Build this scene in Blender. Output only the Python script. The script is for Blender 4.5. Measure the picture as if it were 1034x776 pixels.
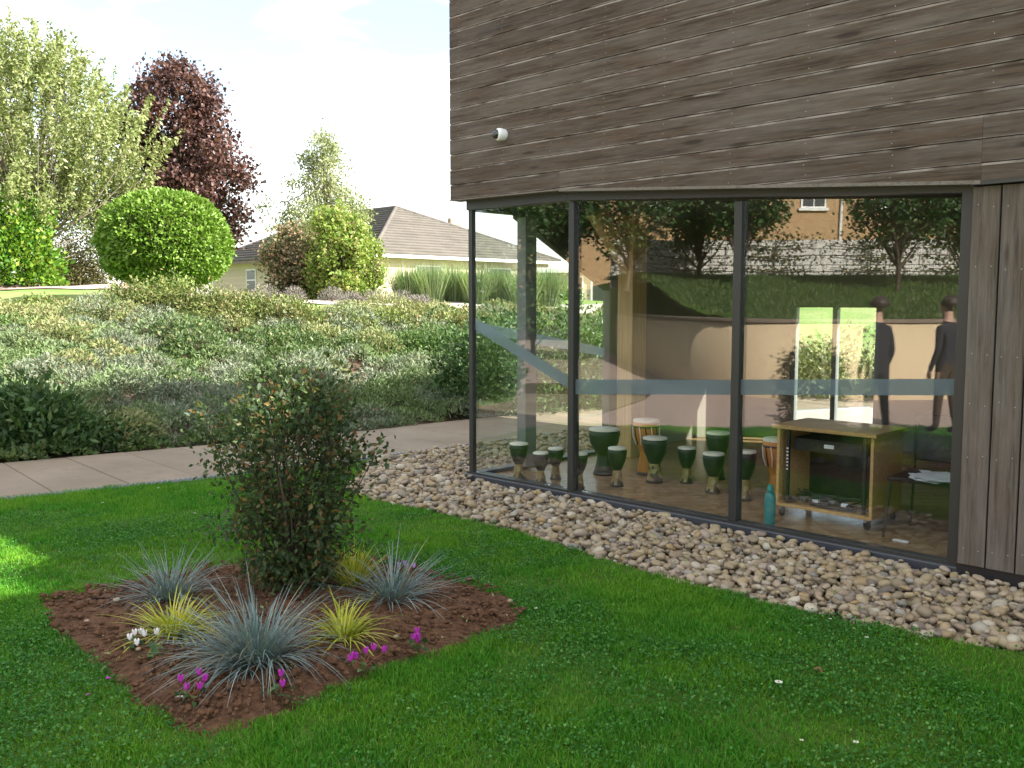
import bpy, bmesh, math, random
import numpy as np
from mathutils import Matrix, Vector
R = math.radians
scene = bpy.context.scene
for o in list(bpy.data.objects): bpy.data.objects.remove(o)
C = scene.collection

# ------------------------------------------------------------------ camera, sky, sun, exposure
F, CX, CY, HY, EYE = 940.0, 517.0, 388.0, 305.0, 1.75      # photo pixels (1034 wide), horizon row, eye height
PITCH = math.atan((CY - HY) / F)
cam = bpy.data.objects.new('camera', bpy.data.cameras.new('camera')); C.objects.link(cam)
cam.data.sensor_width = 36; cam.data.lens = F / 1034 * 36
cam.data.clip_end = 2000; cam.data.clip_start = 0.05
cam.location = (0, 0, EYE); cam.rotation_euler = (R(90) - PITCH, 0, 0)
scene.camera = cam

SUN_AZ = math.atan2(0.965, -0.26)       # from +Y towards +X
SUN_EL = R(35)
world = bpy.data.worlds.new('World'); scene.world = world; world.use_nodes = True
wn, wl = world.node_tree.nodes, world.node_tree.links
wn.clear()
wo = wn.new('ShaderNodeOutputWorld'); bg = wn.new('ShaderNodeBackground'); sky = wn.new('ShaderNodeTexSky')
sky.sky_type = 'NISHITA'; sky.sun_disc = False; sky.sun_elevation = SUN_EL; sky.sun_rotation = SUN_AZ
sky.air_density = 1.0; sky.dust_density = 1.5; sky.ozone_density = 1.0
tc = wn.new('ShaderNodeTexCoord'); mp = wn.new('ShaderNodeMapping'); mp.inputs['Scale'].default_value = (1, 1, 2.6)
nz = wn.new('ShaderNodeTexNoise'); nz.inputs['Scale'].default_value = 2.1; nz.inputs['Detail'].default_value = 7; nz.inputs['Roughness'].default_value = .55
cr = wn.new('ShaderNodeValToRGB'); cr.color_ramp.elements[0].position = .40; cr.color_ramp.elements[1].position = .68
cr.color_ramp.elements[0].color = (.10, .10, .10, 1); cr.color_ramp.elements[1].color = (.95, .95, .95, 1)
mx = wn.new('ShaderNodeMix'); mx.data_type = 'RGBA'; mx.inputs[7].default_value = (8.3, 8.05, 7.65, 1)
mp.inputs['Rotation'].default_value = (0, 0, R(-11)); mp.inputs['Location'].default_value = (4.6, 0, 0); wl.new(tc.outputs['Generated'], mp.inputs[0]); wl.new(mp.outputs[0], nz.inputs[0]); wl.new(nz.outputs[0], cr.inputs[0])
wl.new(cr.outputs[0], mx.inputs[0]); wl.new(sky.outputs[0], mx.inputs[6]); wl.new(mx.outputs[2], bg.inputs[0])
bg.inputs[1].default_value = 0.10; wl.new(bg.outputs[0], wo.inputs[0])
sd = bpy.data.lights.new('sun', 'SUN'); sd.energy = 5.0; sd.angle = R(0.55); sd.color = (1, .95, .86)
sun = bpy.data.objects.new('sun', sd); C.objects.link(sun)
SDIR = Vector((math.sin(SUN_AZ) * math.cos(SUN_EL), math.cos(SUN_AZ) * math.cos(SUN_EL), math.sin(SUN_EL)))
sun.rotation_euler = (-SDIR).to_track_quat('-Z', 'Y').to_euler(); sun.location = SDIR * 60
vs = scene.view_settings
vs.view_transform = 'Standard'; vs.look = 'None'; vs.gamma = 1; vs.use_curve_mapping = False
vs.exposure = 1.88
scene.cycles.max_bounces = 7; scene.cycles.diffuse_bounces = 3; scene.cycles.glossy_bounces = 3; scene.cycles.transparent_max_bounces = 14

# ------------------------------------------------------------------ photo pixel -> place
def ray(px, py):
    x = (px - CX) / F; y = -(py - CY) / F
    return np.array([x, math.cos(PITCH) + y * math.sin(PITCH), -math.sin(PITCH) + y * math.cos(PITCH)])
def ground(px, py, z=0.0):
    d = ray(px, py); t = (z - EYE) / d[2]; return np.array([d[0] * t, d[1] * t])
def at(px, Y): return (px - CX) / F * Y * 1.004
def zat(py, Y): return EYE + (HY - py) / F * Y
A = ground(474, 482)
_d = ray(-430, HY)[:2]; WD = -_d / np.linalg.norm(_d)             # along the glass, towards the camera side
ND = np.array([-abs(WD[1]), -abs(WD[0])])                          # outward normal
def WP(s, n, z): p = A + WD * s + ND * n; return (p[0], p[1], z)
WM = Matrix(((WD[0], ND[0], 0, A[0]), (WD[1], ND[1], 0, A[1]), (0, 0, 1, 0), (0, 0, 0, 1)))   # (s, n, z) -> world (left handed pair kept consistent below)

# ------------------------------------------------------------------ object helpers
def tag(o, label=None, cat=None, group=None, kind=None):
    if label: o['label'] = label
    if cat: o['category'] = cat
    if group: o['group'] = group
    if kind: o['kind'] = kind
    return o
def thing(name, label, cat, loc=(0, 0, 0), group=None, rz=0):
    o = bpy.data.objects.new(name, None); C.objects.link(o)
    o.location = loc; o.rotation_euler = (0, 0, rz); o.empty_display_size = .1
    return tag(o, label, cat, group)
def mesh_np(name, V, Fa, smooth=False):
    V = np.asarray(V, dtype=np.float32); Fa = np.asarray(Fa, dtype=np.int32); k = Fa.shape[1]
    me = bpy.data.meshes.new(name)
    me.vertices.add(len(V)); me.vertices.foreach_set('co', V.ravel())
    me.loops.add(Fa.size); me.loops.foreach_set('vertex_index', Fa.ravel())
    me.polygons.add(len(Fa)); me.polygons.foreach_set('loop_start', np.arange(len(Fa), dtype=np.int32) * k)
    if smooth: me.polygons.foreach_set('use_smooth', np.ones(len(Fa), dtype=bool))
    me.update(calc_edges=True)
    return me
def link(name, me, mat, parent=None, world=True):
    if isinstance(me, bmesh.types.BMesh):
        b = me; me = bpy.data.meshes.new(name); b.to_mesh(me); b.free()
    o = bpy.data.objects.new(name, me); C.objects.link(o)
    if mat is not None and not me.materials: me.materials.append(mat)
    if parent is not None:
        o.parent = parent
        if world:
            L = Vector((0, 0, 0)); p = parent
            while p is not None: L += p.location; p = p.parent
            o.location = -L
    return o
def smooth(o):
    o.data.polygons.foreach_set('use_smooth', np.ones(len(o.data.polygons), dtype=bool)); return o
def bm_box(bm, lo, hi, M=None):
    v = [bm.verts.new((x, y, z)) for x in (lo[0], hi[0]) for y in (lo[1], hi[1]) for z in (lo[2], hi[2])]
    for f in ((0, 1, 3, 2), (4, 6, 7, 5), (0, 4, 5, 1), (2, 3, 7, 6), (0, 2, 6, 4), (1, 5, 7, 3)): bm.faces.new([v[i] for i in f])
    if M is not None:
        for a in v: a.co = M @ a.co
    return v
def bevel(bm, w, seg=1):
    bmesh.ops.recalc_face_normals(bm, faces=bm.faces)
    bmesh.ops.bevel(bm, geom=list(bm.edges), offset=w, segments=seg, affect='EDGES', profile=.6)
def box(name, lo, hi, mat, parent=None, M=None, bev=0):
    bm = bmesh.new(); bm_box(bm, lo, hi)
    if bev: bevel(bm, bev)
    if M is not None: bmesh.ops.transform(bm, matrix=M, verts=bm.verts)
    bmesh.ops.recalc_face_normals(bm, faces=bm.faces)
    return link(name, bm, mat, parent)
def wbox(name, s0, s1, n0, n1, z0, z1, mat, parent=None, bev=0):
    return box(name, (s0, n0, z0), (s1, n1, z1), mat, parent, WM, bev)
def wprism(name, poly, n0, n1, mat, parent=None):
    """(s, z) polygon on the facade, extruded from n0 to n1"""
    bm = bmesh.new()
    a = [bm.verts.new(WP(s, n0, z)) for s, z in poly]; b = [bm.verts.new(WP(s, n1, z)) for s, z in poly]
    bm.faces.new(a); bm.faces.new(b[::-1]); k = len(poly)
    for i in range(k): bm.faces.new((a[i], b[i], b[(i + 1) % k], a[(i + 1) % k]))
    bmesh.ops.recalc_face_normals(bm, faces=bm.faces)
    return link(name, bm, mat, parent)
def tube_np(pts, rad, sides=6):
    pts = np.asarray(pts, float); rad = np.asarray(rad, float); k = len(pts)
    t = np.gradient(pts, axis=0); t /= np.linalg.norm(t, axis=1, keepdims=True) + 1e-9
    ref = np.where(np.abs(t[:, 2:3]) > .9, np.array([[1., 0, 0]]), np.array([[0, 0, 1.]]))
    u = np.cross(t, ref); u /= np.linalg.norm(u, axis=1, keepdims=True) + 1e-9; w = np.cross(t, u)
    a = np.linspace(0, 2 * np.pi, sides, endpoint=False)
    V = (pts[:, None] + rad[:, None, None] * (np.cos(a)[None, :, None] * u[:, None] + np.sin(a)[None, :, None] * w[:, None])).reshape(-1, 3)
    i = np.arange(k - 1)[:, None] * sides; j = np.arange(sides)[None]; j2 = (j + 1) % sides
    Fa = np.stack([i + j, i + j2, i + sides + j2, i + sides + j], -1).reshape(-1, 4)
    return V, Fa
def merge(parts):
    Vs, Fs, n = [], [], 0
    for V, Fa in parts: Vs.append(V); Fs.append(np.asarray(Fa) + n); n += len(V)
    return np.concatenate(Vs), np.concatenate(Fs)
def tubes(name, lines, mat, parent, sides=6):
    V, Fa = merge([tube_np(p, r, sides) for p, r in lines]); return link(name, mesh_np(name, V, Fa, True), mat, parent)
def lathe(name, prof, mat, parent=None, seg=20, loc=(0, 0, 0), world=False, jit=0):
    a = np.linspace(0, 2 * np.pi, seg, endpoint=False); pr = np.asarray(prof, float)
    V = np.stack([pr[:, None, 0] * np.cos(a), pr[:, None, 0] * np.sin(a), np.repeat(pr[:, 1:2], seg, 1)], -1).reshape(-1, 3) + np.asarray(loc)
    i = np.arange(len(pr) - 1)[:, None] * seg; j = np.arange(seg)[None]; j2 = (j + 1) % seg
    Fa = np.stack([i + j, i + j2, i + seg + j2, i + seg + j], -1).reshape(-1, 4)
    return link(name, mesh_np(name, V, Fa, True), mat, parent, world)
def copy_tree(o, parent=None):
    c = o.copy(); C.objects.link(c); c.parent = parent
    for ch in list(o.children): copy_tree(ch, c)
    return c

# ------------------------------------------------------------------ value noise
_rg = np.random.default_rng(7); _T = _rg.random((256, 256))
def vnoise(x, y, s=1.0, o=0):
    x = np.asarray(x, float) * s + o * 17.3; y = np.asarray(y, float) * s + o * 9.1
    i = np.floor(x).astype(int); j = np.floor(y).astype(int); fx = x - i; fy = y - j
    fx = fx * fx * (3 - 2 * fx); fy = fy * fy * (3 - 2 * fy)
    g = lambda a, b: _T[a % 256, b % 256]
    return (g(i, j) * (1 - fx) + g(i + 1, j) * fx) * (1 - fy) + (g(i, j + 1) * (1 - fx) + g(i + 1, j + 1) * fx) * fy
def fbm(x, y, s=1.0, o=0): return (vnoise(x, y, s, o) * .5 + vnoise(x, y, s * 2.1, o + 1) * .3 + vnoise(x, y, s * 4.3, o + 2) * .2)
def inside(P, poly):
    x, y = P[:, 0], P[:, 1]; r = np.zeros(len(P), bool); n = len(poly)
    for i in range(n):
        x1, y1 = poly[i]; x2, y2 = poly[(i + 1) % n]
        if y1 == y2: continue
        c = ((y1 > y) != (y2 > y)) & (x < (x2 - x1) * (y - y1) / (y2 - y1) + x1); r ^= c
    return r
def spline(pts, n):
    """Catmull-Rom through the points"""
    P = np.asarray(pts, float); P = np.vstack([2 * P[0] - P[1], P, 2 * P[-1] - P[-2]]); out = []
    m = len(P) - 3
    for u in np.linspace(0, m - 1e-6, n):
        i = int(u); t = u - i; a, b, c, d = P[i:i + 4]
        out.append(.5 * (2 * b + (c - a) * t + (2 * a - 5 * b + 4 * c - d) * t * t + (3 * b - a - 3 * c + d) * t ** 3))
    return np.array(out)

# ------------------------------------------------------------------ materials
class NT:
    def __init__(s, name):
        s.m = bpy.data.materials.new(name); s.m.use_nodes = True; s.n = s.m.node_tree.nodes; s.l = s.m.node_tree.links; s.n.clear()
        s.out = s.n.new('ShaderNodeOutputMaterial')
    def node(s, t, **k):
        x = s.n.new('ShaderNode' + t)
        for a, b in k.items():
            if a.startswith('i_'):
                key = a[2:]; key = int(key) if key.isdigit() else key.replace('_', ' ')
                x.inputs[key].default_value = b
            else: setattr(x, a, b)
        return x
    def L(s, a, b): s.l.new(a, b)
    def ramp(s, fac, stops, interp='LINEAR'):
        r = s.node('ValToRGB'); e = r.color_ramp.elements; r.color_ramp.interpolation = interp
        while len(e) > 1: e.remove(e[-1])
        e[0].position = stops[0][0]; e[0].color = (*stops[0][1], 1)
        for p, c in stops[1:]: q = e.new(p); q.color = (*c, 1)
        s.L(fac, r.inputs[0]); return r.outputs[0]
    def math(s, op, a, b=None, c=None):
        x = s.node('Math', operation=op)
        for i, v in enumerate((a, b, c)):
            if v is None: continue
            if isinstance(v, (int, float)): x.inputs[i].default_value = v
            else: s.L(v, x.inputs[i])
        return x.outputs[0]
    def mix(s, f, a, b, blend='MIX'):
        x = s.node('Mix', data_type='RGBA', blend_type=blend)
        for i, v in ((0, f), (6, a), (7, b)):
            if isinstance(v, (int, float)): x.inputs[i].default_value = v
            elif isinstance(v, tuple): x.inputs[i].default_value = (*v, 1)
            else: s.L(v, x.inputs[i])
        return x.outputs[2]
    def noise(s, vec, scale, detail=4, rough=.55, dist=0):
        x = s.node('TexNoise'); x.inputs['Scale'].default_value = scale; x.inputs['Detail'].default_value = detail
        x.inputs['Roughness'].default_value = rough; x.inputs['Distortion'].default_value = dist
        if vec is not None: s.L(vec, x.inputs['Vector'])
        return x.outputs[0]
    def mapping(s, vec, scale=(1, 1, 1), loc=None, rot=(0, 0, 0)):
        x = s.node('Mapping'); x.inputs['Scale'].default_value = scale; x.inputs['Rotation'].default_value = rot
        s.L(vec, x.inputs['Vector'])
        if loc is not None: s.L(loc, x.inputs['Location'])
        return x.outputs[0]
    def pos(s): return s.node('NewGeometry').outputs['Position']
    def obj(s): return s.node('TexCoord').outputs['Object']
    def island(s): return s.node('NewGeometry').outputs['Random Per Island']
    def orand(s): return s.node('ObjectInfo').outputs['Random']
    def pbsdf(s, col, rough=.7, bump=None, bs=.3, bd=.01, spec=.5, metal=0):
        b = s.node('BsdfPrincipled'); b.inputs['Roughness'].default_value = rough if isinstance(rough, (int, float)) else .5
        if not isinstance(rough, (int, float)): s.L(rough, b.inputs['Roughness'])
        b.inputs['Specular IOR Level'].default_value = spec; b.inputs['Metallic'].default_value = metal
        if isinstance(col, tuple): b.inputs['Base Color'].default_value = (*col, 1)
        else: s.L(col, b.inputs['Base Color'])
        if bump is not None:
            u = s.node('Bump'); u.inputs['Strength'].default_value = bs; u.inputs['Distance'].default_value = bd
            s.L(bump, u.inputs['Height']); s.L(u.outputs[0], b.inputs['Normal'])
        return b
    def done(s, sh): s.L(sh.outputs[0] if hasattr(sh, 'outputs') else sh, s.out.inputs[0]); return s.m

def m_plain(name, col, rough=.6, var=.15, scale=8, metal=0, spec=.5, bump=.15):
    t = NT(name); n = t.noise(t.obj(), scale, 5)
    c = t.ramp(n, [(.25, tuple(v * (1 - var) for v in col)), (.75, tuple(min(1, v * (1 + var)) for v in col))])
    return t.done(t.pbsdf(c, rough, n, bump, .004, spec, metal))
def m_leaf(name, stops, trans=.35, rough=.5, patch=None, pscale=.6, spec=.35):
    """per-leaf colour; optional second palette laid on in natural patches"""
    t = NT(name); f = t.island(); c = t.ramp(f, stops)
    if patch:
        n = t.noise(t.pos(), pscale, 3); k = t.ramp(n, [(.45, (0, 0, 0)), (.6, (1, 1, 1))]); c = t.mix(k, c, t.ramp(f, patch))
    b = t.pbsdf(c, rough, spec=spec)
    tr = t.node('BsdfTranslucent'); t.L(t.mix(.5, c, (1, 1, .35), 'MULTIPLY'), tr.inputs[0])
    ms = t.node('MixShader'); ms.inputs[0].default_value = trans; t.L(b.outputs[0], ms.inputs[1]); t.L(tr.outputs[0], ms.inputs[2])
    return t.done(ms)
def m_wood(name, dark, mid, grey, axis=0, greyamt=.5, knots=True, rough=.8, edge=0):
    t = NT(name); rnd = t.orand(); cx = t.node('CombineXYZ')
    t.L(t.math('MULTIPLY', rnd, 37.0), cx.inputs[0]); t.L(t.math('MULTIPLY', rnd, 91.0), cx.inputs[1]); t.L(t.math('MULTIPLY', rnd, 53.0), cx.inputs[2])
    sc = [22, 22, 22]; sc[axis] = .9
    gv = t.mapping(t.obj(), tuple(sc), cx.outputs[0]); g = t.noise(gv, 2.2, 7, .62, .35)
    sc2 = [5, 5, 5]; sc2[axis] = .8
    w = t.noise(t.mapping(t.obj(), tuple(sc2), cx.outputs[0]), 1.5, 5, .6)
    c = t.ramp(g, [(.28, dark), (.5, mid), (.72, tuple(v * 1.25 for v in mid))])
    gm = t.ramp(w, [(.5 - greyamt * .25, (0, 0, 0)), (.75, (1, 1, 1))])
    c = t.mix(t.math('MULTIPLY', gm, .8), c, t.mix(g, tuple(v * .62 for v in grey), tuple(v * 1.25 for v in grey)))
    c = t.mix(t.math('MULTIPLY', t.math('SUBTRACT', t.math('FRACT', t.math('MULTIPLY', rnd, 7.7)), .25), .35), c, (.012, .009, .007))
    h = g
    fine = t.noise(t.mapping(t.obj(), tuple(v * 2.6 for v in sc), cx.outputs[0]), 3.0, 4, .6)
    c = t.mix(t.ramp(fine, [(.56, (0, 0, 0)), (.72, (.3, .3, .3))]), c, tuple(v * 1.5 for v in grey))
    if edge:      # pale strips paint a sky highlight along the board edges, broken by noise
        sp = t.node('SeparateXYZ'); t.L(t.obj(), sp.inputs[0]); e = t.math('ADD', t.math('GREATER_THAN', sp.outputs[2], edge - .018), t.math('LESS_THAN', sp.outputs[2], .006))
        glint_noise = t.noise(t.mapping(t.obj(), (2.0, 1, 1), cx.outputs[0]), 2, 4); c = t.mix(t.math('MULTIPLY', e, t.ramp(glint_noise, [(.4, (0, 0, 0)), (.65, (.75, .75, .75))])), c, tuple(min(1, v * 2.2) for v in grey))
    if knots:
        sk = [5.5, 5.5, 5.5]; sk[axis] = 1.15
        v = t.node('TexVoronoi'); t.L(t.mapping(t.obj(), tuple(sk), cx.outputs[0]), v.inputs['Vector']); v.inputs['Scale'].default_value = 1
        k = t.ramp(v.outputs['Distance'], [(.07, (1, 1, 1)), (.13, (0, 0, 0))]); c = t.mix(t.math('MULTIPLY', k, .75), c, (.03, .02, .015))
    return t.done(t.pbsdf(c, rough, h, .5, .004, .25))

# palettes -------------------------------------------------------------------------------------
def m_ground():
    t = NT('soil_and_turf'); n = t.noise(t.pos(), .35, 5); n2 = t.noise(t.pos(), 9, 6)
    c = t.mix(t.ramp(n, [(.4, (0, 0, 0)), (.6, (1, 1, 1))]), t.ramp(n2, [(.3, (.11, .18, .045)), (.7, (.17, .26, .07))]), t.ramp(n2, [(.3, (.16, .20, .07)), (.7, (.25, .28, .12))]))
    return t.done(t.pbsdf(c, .95, n2, .6, .03, .1))
def m_soil(name, a, b, sc=14, bs=.8):
    t = NT(name); n = t.noise(t.pos(), sc, 8, .7); n2 = t.noise(t.pos(), 2.2, 3)
    c = t.ramp(n, [(.3, a), (.68, b)]); c = t.mix(t.math('MULTIPLY', n2, .5), c, tuple(v * .5 for v in a))
    return t.done(t.pbsdf(c, .95, n, bs, .02, .12))
def m_slab():
    t = NT('paving_slab'); rnd = t.orand(); p = t.pos(); n = t.noise(p, 1.1, 4); n2 = t.noise(p, 90, 3, .7); n3 = t.noise(p, 7, 5)
    c = t.ramp(n, [(.3, (.205, .163, .112)), (.7, (.29, .236, .168))])
    c = t.mix(t.math('MULTIPLY', n2, .35), c, (.10, .078, .056)); c = t.mix(t.ramp(n3, [(.56, (0, 0, 0)), (.75, (.55, .55, .55))]), c, (.11, .09, .07))
    c = t.mix(t.math('MULTIPLY', rnd, .28), c, (.15, .115, .08))
    return t.done(t.pbsdf(c, .85, n2, .25, .003, .3))
def m_lawn():
    t = NT('lawn_base'); n = t.noise(t.pos(), 1.3, 4); n2 = t.noise(t.pos(), 30, 5)
    c = t.mix(n, t.ramp(n2, [(.3, (.035, .08, .008)), (.7, (.07, .14, .016))]), t.ramp(n2, [(.3, (.03, .07, .01)), (.7, (.07, .12, .02))]))
    return t.done(t.pbsdf(c, .95, n2, .8, .02, .1))
def m_pebble():
    t = NT('river_pebble'); r = t.math('FRACT', t.math('ADD', t.island(), t.math('MULTIPLY', t.orand(), 3.7)))
    c = t.ramp(r, [(0, (0.262, 0.196, 0.107)), (.16, (0.369, 0.294, 0.168)), (.3, (0.223, 0.176, 0.112)), (.42, (0.427, 0.343, 0.224)), (.52, (0.281, 0.211, 0.146)), (.62, (0.145, 0.122, 0.099)), (.7, (0.369, 0.255, 0.112)), (.78, (0.301, 0.235, 0.176)), (.88, (0.504, 0.451, 0.335)), (.95, (0.194, 0.186, 0.159)), (1, (0.320, 0.245, 0.146))])
    o = t.pos(); n = t.noise(o, 60, 5, .65); n2 = t.noise(o, 18, 3)
    c = t.mix(t.math('MULTIPLY', n, .30), c, (.10, .075, .055)); c = t.mix(t.math('MULTIPLY', t.ramp(n2, [(.5, (0, 0, 0)), (.75, (1, 1, 1))]), .3), c, (.5, .43, .34))
    return t.done(t.pbsdf(c, .62, n, .22, .004, .35))
def m_glass():
    t = NT('window_glass'); lw = t.node('LayerWeight'); lw.inputs[0].default_value = .5
    f5 = t.math('POWER', lw.outputs['Facing'], 5.0); r = t.math('ADD', t.math('MULTIPLY', f5, .9), .085)
    tr = t.node('BsdfTransparent'); tr.inputs[0].default_value = (.965, .985, .975, 1)
    gl = t.node('BsdfGlossy'); gl.inputs['Roughness'].default_value = 0.0; gl.inputs[0].default_value = (1, 1, 1, 1)
    bp = t.node('Bump'); bp.inputs['Strength'].default_value = .05; bp.inputs['Distance'].default_value = .02
    t.L(t.noise(t.pos(), 1.3, 1), bp.inputs['Height']); t.L(bp.outputs[0], gl.inputs['Normal'])
    ms = t.node('MixShader'); t.L(r, ms.inputs[0]); t.L(tr.outputs[0], ms.inputs[1]); t.L(gl.outputs[0], ms.inputs[2])
    return t.done(ms)
def m_frost():
    t = NT('frosted_film'); tr = t.node('BsdfTransparent'); tr.inputs[0].default_value = (.8, .86, .88, 1)
    d = t.node('BsdfDiffuse'); d.inputs[0].default_value = (.36, .43, .46, 1); tl = t.node('BsdfTranslucent'); tl.inputs[0].default_value = (.66, .76, .8, 1)
    a = t.node('MixShader'); a.inputs[0].default_value = .6; t.L(d.outputs[0], a.inputs[1]); t.L(tl.outputs[0], a.inputs[2])
    b = t.node('MixShader'); b.inputs[0].default_value = .32; t.L(tr.outputs[0], b.inputs[1]); t.L(a.outputs[0], b.inputs[2])
    return t.done(b)
def m_brick(name, c1, c2, mortar, sx, axis='XZ'):
    t = NT(name); o = t.pos(); s = t.node('SeparateXYZ'); t.L(o, s.inputs[0]); cx = t.node('CombineXYZ')
    t.L(t.math('ADD', s.outputs[0], s.outputs[1]), cx.inputs[0]); t.L(s.outputs[2], cx.inputs[1])
    b = t.node('TexBrick'); t.L(cx.outputs[0], b.inputs['Vector']); b.inputs['Scale'].default_value = sx
    b.inputs['Color1'].default_value = (*c1, 1); b.inputs['Color2'].default_value = (*c2, 1); b.inputs['Mortar'].default_value = (*mortar, 1)
    b.inputs['Mortar Size'].default_value = .012; n = t.noise(o, 3, 4)
    c = t.mix(t.math('MULTIPLY', n, .4), b.outputs[0], tuple(v * .6 for v in c1))
    return t.done(t.pbsdf(c, .9, b.outputs['Fac'], -.3, .01, .15))
def m_render(name, a, b):
    t = NT(name); p = t.pos(); n = t.noise(t.mapping(p, (1, 1, .25)), 1.2, 5); n2 = t.noise(p, 40, 4)
    return t.done(t.pbsdf(t.mix(t.math('MULTIPLY', n2, .2), t.ramp(n, [(.3, a), (.7, b)]), tuple(v * .7 for v in a)), .9, n2, .2, .005, .15))
def m_floor():
    t = NT('laminate_floor'); o = t.obj(); b = t.node('TexBrick'); t.L(t.mapping(o, (1, 1, 1)), b.inputs['Vector'])
    b.inputs['Scale'].default_value = 1; b.inputs['Brick Width'].default_value = 1.2; b.inputs['Row Height'].default_value = .14; b.inputs['Mortar Size'].default_value = .002
    b.inputs['Color1'].default_value = (.42, .27, .14, 1); b.inputs['Color2'].default_value = (.33, .205, .105, 1); b.inputs['Mortar'].default_value = (.12, .07, .03, 1)
    g = t.noise(t.mapping(o, (1.2, 20, 1)), 3, 5); c = t.mix(t.math('MULTIPLY', g, .5), b.outputs[0], (.18, .11, .055))
    return t.done(t.pbsdf(c, .24, g, .03, .002, .5))
def m_rooftile():
    t = NT('roof_tile'); p = t.pos(); n = t.noise(p, 1.1, 5); n2 = t.noise(p, 14, 3)
    c = t.ramp(n, [(.3, (.105, .095, .084)), (.7, (.15, .136, .12))]); c = t.mix(t.math('MULTIPLY', n2, .5), c, (.055, .05, .044))
    return t.done(t.pbsdf(c, .9, n2, .3, .02, .15))
def m_drum():
    t = NT('painted_drum_base'); o = t.obj(); v = t.node('TexVoronoi'); t.L(o, v.inputs['Vector']); v.inputs['Scale'].default_value = 24
    c = t.ramp(v.outputs['Color'], [(.2, (.05, .035, .02)), (.45, (.24, .16, .06)), (.6, (.30, .26, .12)), (.8, (.22, .06, .03)), (.95, (.06, .10, .05))], 'CONSTANT')
    return t.done(t.pbsdf(c, .6, None))

MT = dict(ground=m_ground(), bed=m_soil('bed_soil', (.06, .030, .017), (.23, .125, .07), 26, 1.0), banksoil=m_soil('bank_soil', (.06, .04, .026), (.15, .105, .07), 9),
          slab=m_slab(), lawn=m_lawn(), pebble=m_pebble(), glass=m_glass(), frost=m_frost(),
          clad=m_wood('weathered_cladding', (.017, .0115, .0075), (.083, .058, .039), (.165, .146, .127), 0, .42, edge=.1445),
          trim=m_wood('pale_timber_trim', (.10, .085, .068), (.21, .18, .145), (.27, .245, .215), 0, .5, False),
          vclad=m_wood('weathered_boards', (.030, .023, .016), (.098, .076, .056), (.175, .157, .138), 2, .6),
          glulam=m_wood('glued_timber', (.42, .27, .12), (.56, .38, .18), (.6, .42, .2), 2, .2, False, .5),
          desk=m_wood('beech_desk', (.42, .24, .09), (.55, .34, .14), (.58, .38, .18), 0, .2, False, .45),
          frame=m_plain('dark_grey_frame', (.026, .027, .025), .45, .12, 3), sill=m_plain('grey_sill', (.045, .05, .058), .4, .1, 3), black=m_plain('black', (.012, .012, .013), .5, .2, 5),
          white=m_plain('white_plastic', (.78, .78, .76), .35, .03, 3), whitep=m_plain('white_paint', (.72, .71, .68), .6, .06, 2),
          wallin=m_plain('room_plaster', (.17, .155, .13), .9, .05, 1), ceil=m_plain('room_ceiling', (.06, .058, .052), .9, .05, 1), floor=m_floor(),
          col=m_plain('grey_column', (.16, .17, .165), .6, .08, 2), metal=m_plain('galvanised_metal', (.35, .36, .37), .45, .12, 10, .6), roofing=m_plain('roof_felt', (.09, .09, .09), .9, .2, 3),
          tile=m_rooftile(), brick=m_brick('tan_brick', (.50, .32, .17), (.40, .25, .13), (.42, .34, .25), 3.2), cream=m_brick('cream_brick', (.56, .47, .35), (.49, .405, .30), (.48, .43, .36), 3.2),
          tan=m_render('tan_render', (.56, .43, .27), (.64, .50, .33)), stone=m_soil('grey_stone', (.60, .57, .52), (.78, .75, .69), 5, .6), cope=m_plain('coping', (.16, .12, .09), .9, .2, 3),
          pane=m_plain('dark_pane', (.03, .035, .04), .08, .1, 1, 0, .8), gravel=m_soil('pale_gravel', (.36, .31, .26), (.52, .46, .40), 30, .5), road=m_soil('pink_path', (.36, .27, .23), (.46, .36, .31), 20, .3),
          bark=m_soil('bark', (.05, .038, .028), (.16, .125, .095), 12), palebark=m_soil('pale_bark', (.16, .13, .10), (.34, .30, .25), 10),
          teal=m_plain('teal_bottle', (.01, .22, .22), .3, .1, 3), skin=m_plain('drum_skin', (.68, .64, .55), .6, .08, 12), drumdark=m_plain('dark_drum_shell', (.007, .012, .009), .5, .2, 9), drumbase=m_drum(),
          orange=m_plain('orange_drum_shell', (.50, .19, .04), .45, .1, 4), navy=m_plain('dark_cloth', (.02, .02, .028), .9, .2, 20), brown=m_plain('brown_cloth', (.06, .035, .025), .9, .2, 20), flesh=m_plain('skin_tone', (.5, .3, .22), .6, .05, 3), hair=m_plain('dark_hair', (.03, .018, .012), .6, .2, 30), paper=m_plain('paper', (.75, .76, .78), .8, .03, 3), cable=m_plain('cable_grey', (.05, .05, .055), .5, .3, 8),
          petalw=m_plain('white_petal', (.82, .80, .80), .6, .03, 4), petalp=m_plain('magenta_petal', (.45, .035, .40), .55, .15, 30), petalm=m_plain('mauve_petal', (.42, .28, .55), .6, .1, 20), deadleaf=m_plain('dead_leaf', (.22, .07, .03), .7, .25, 20))
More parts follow.
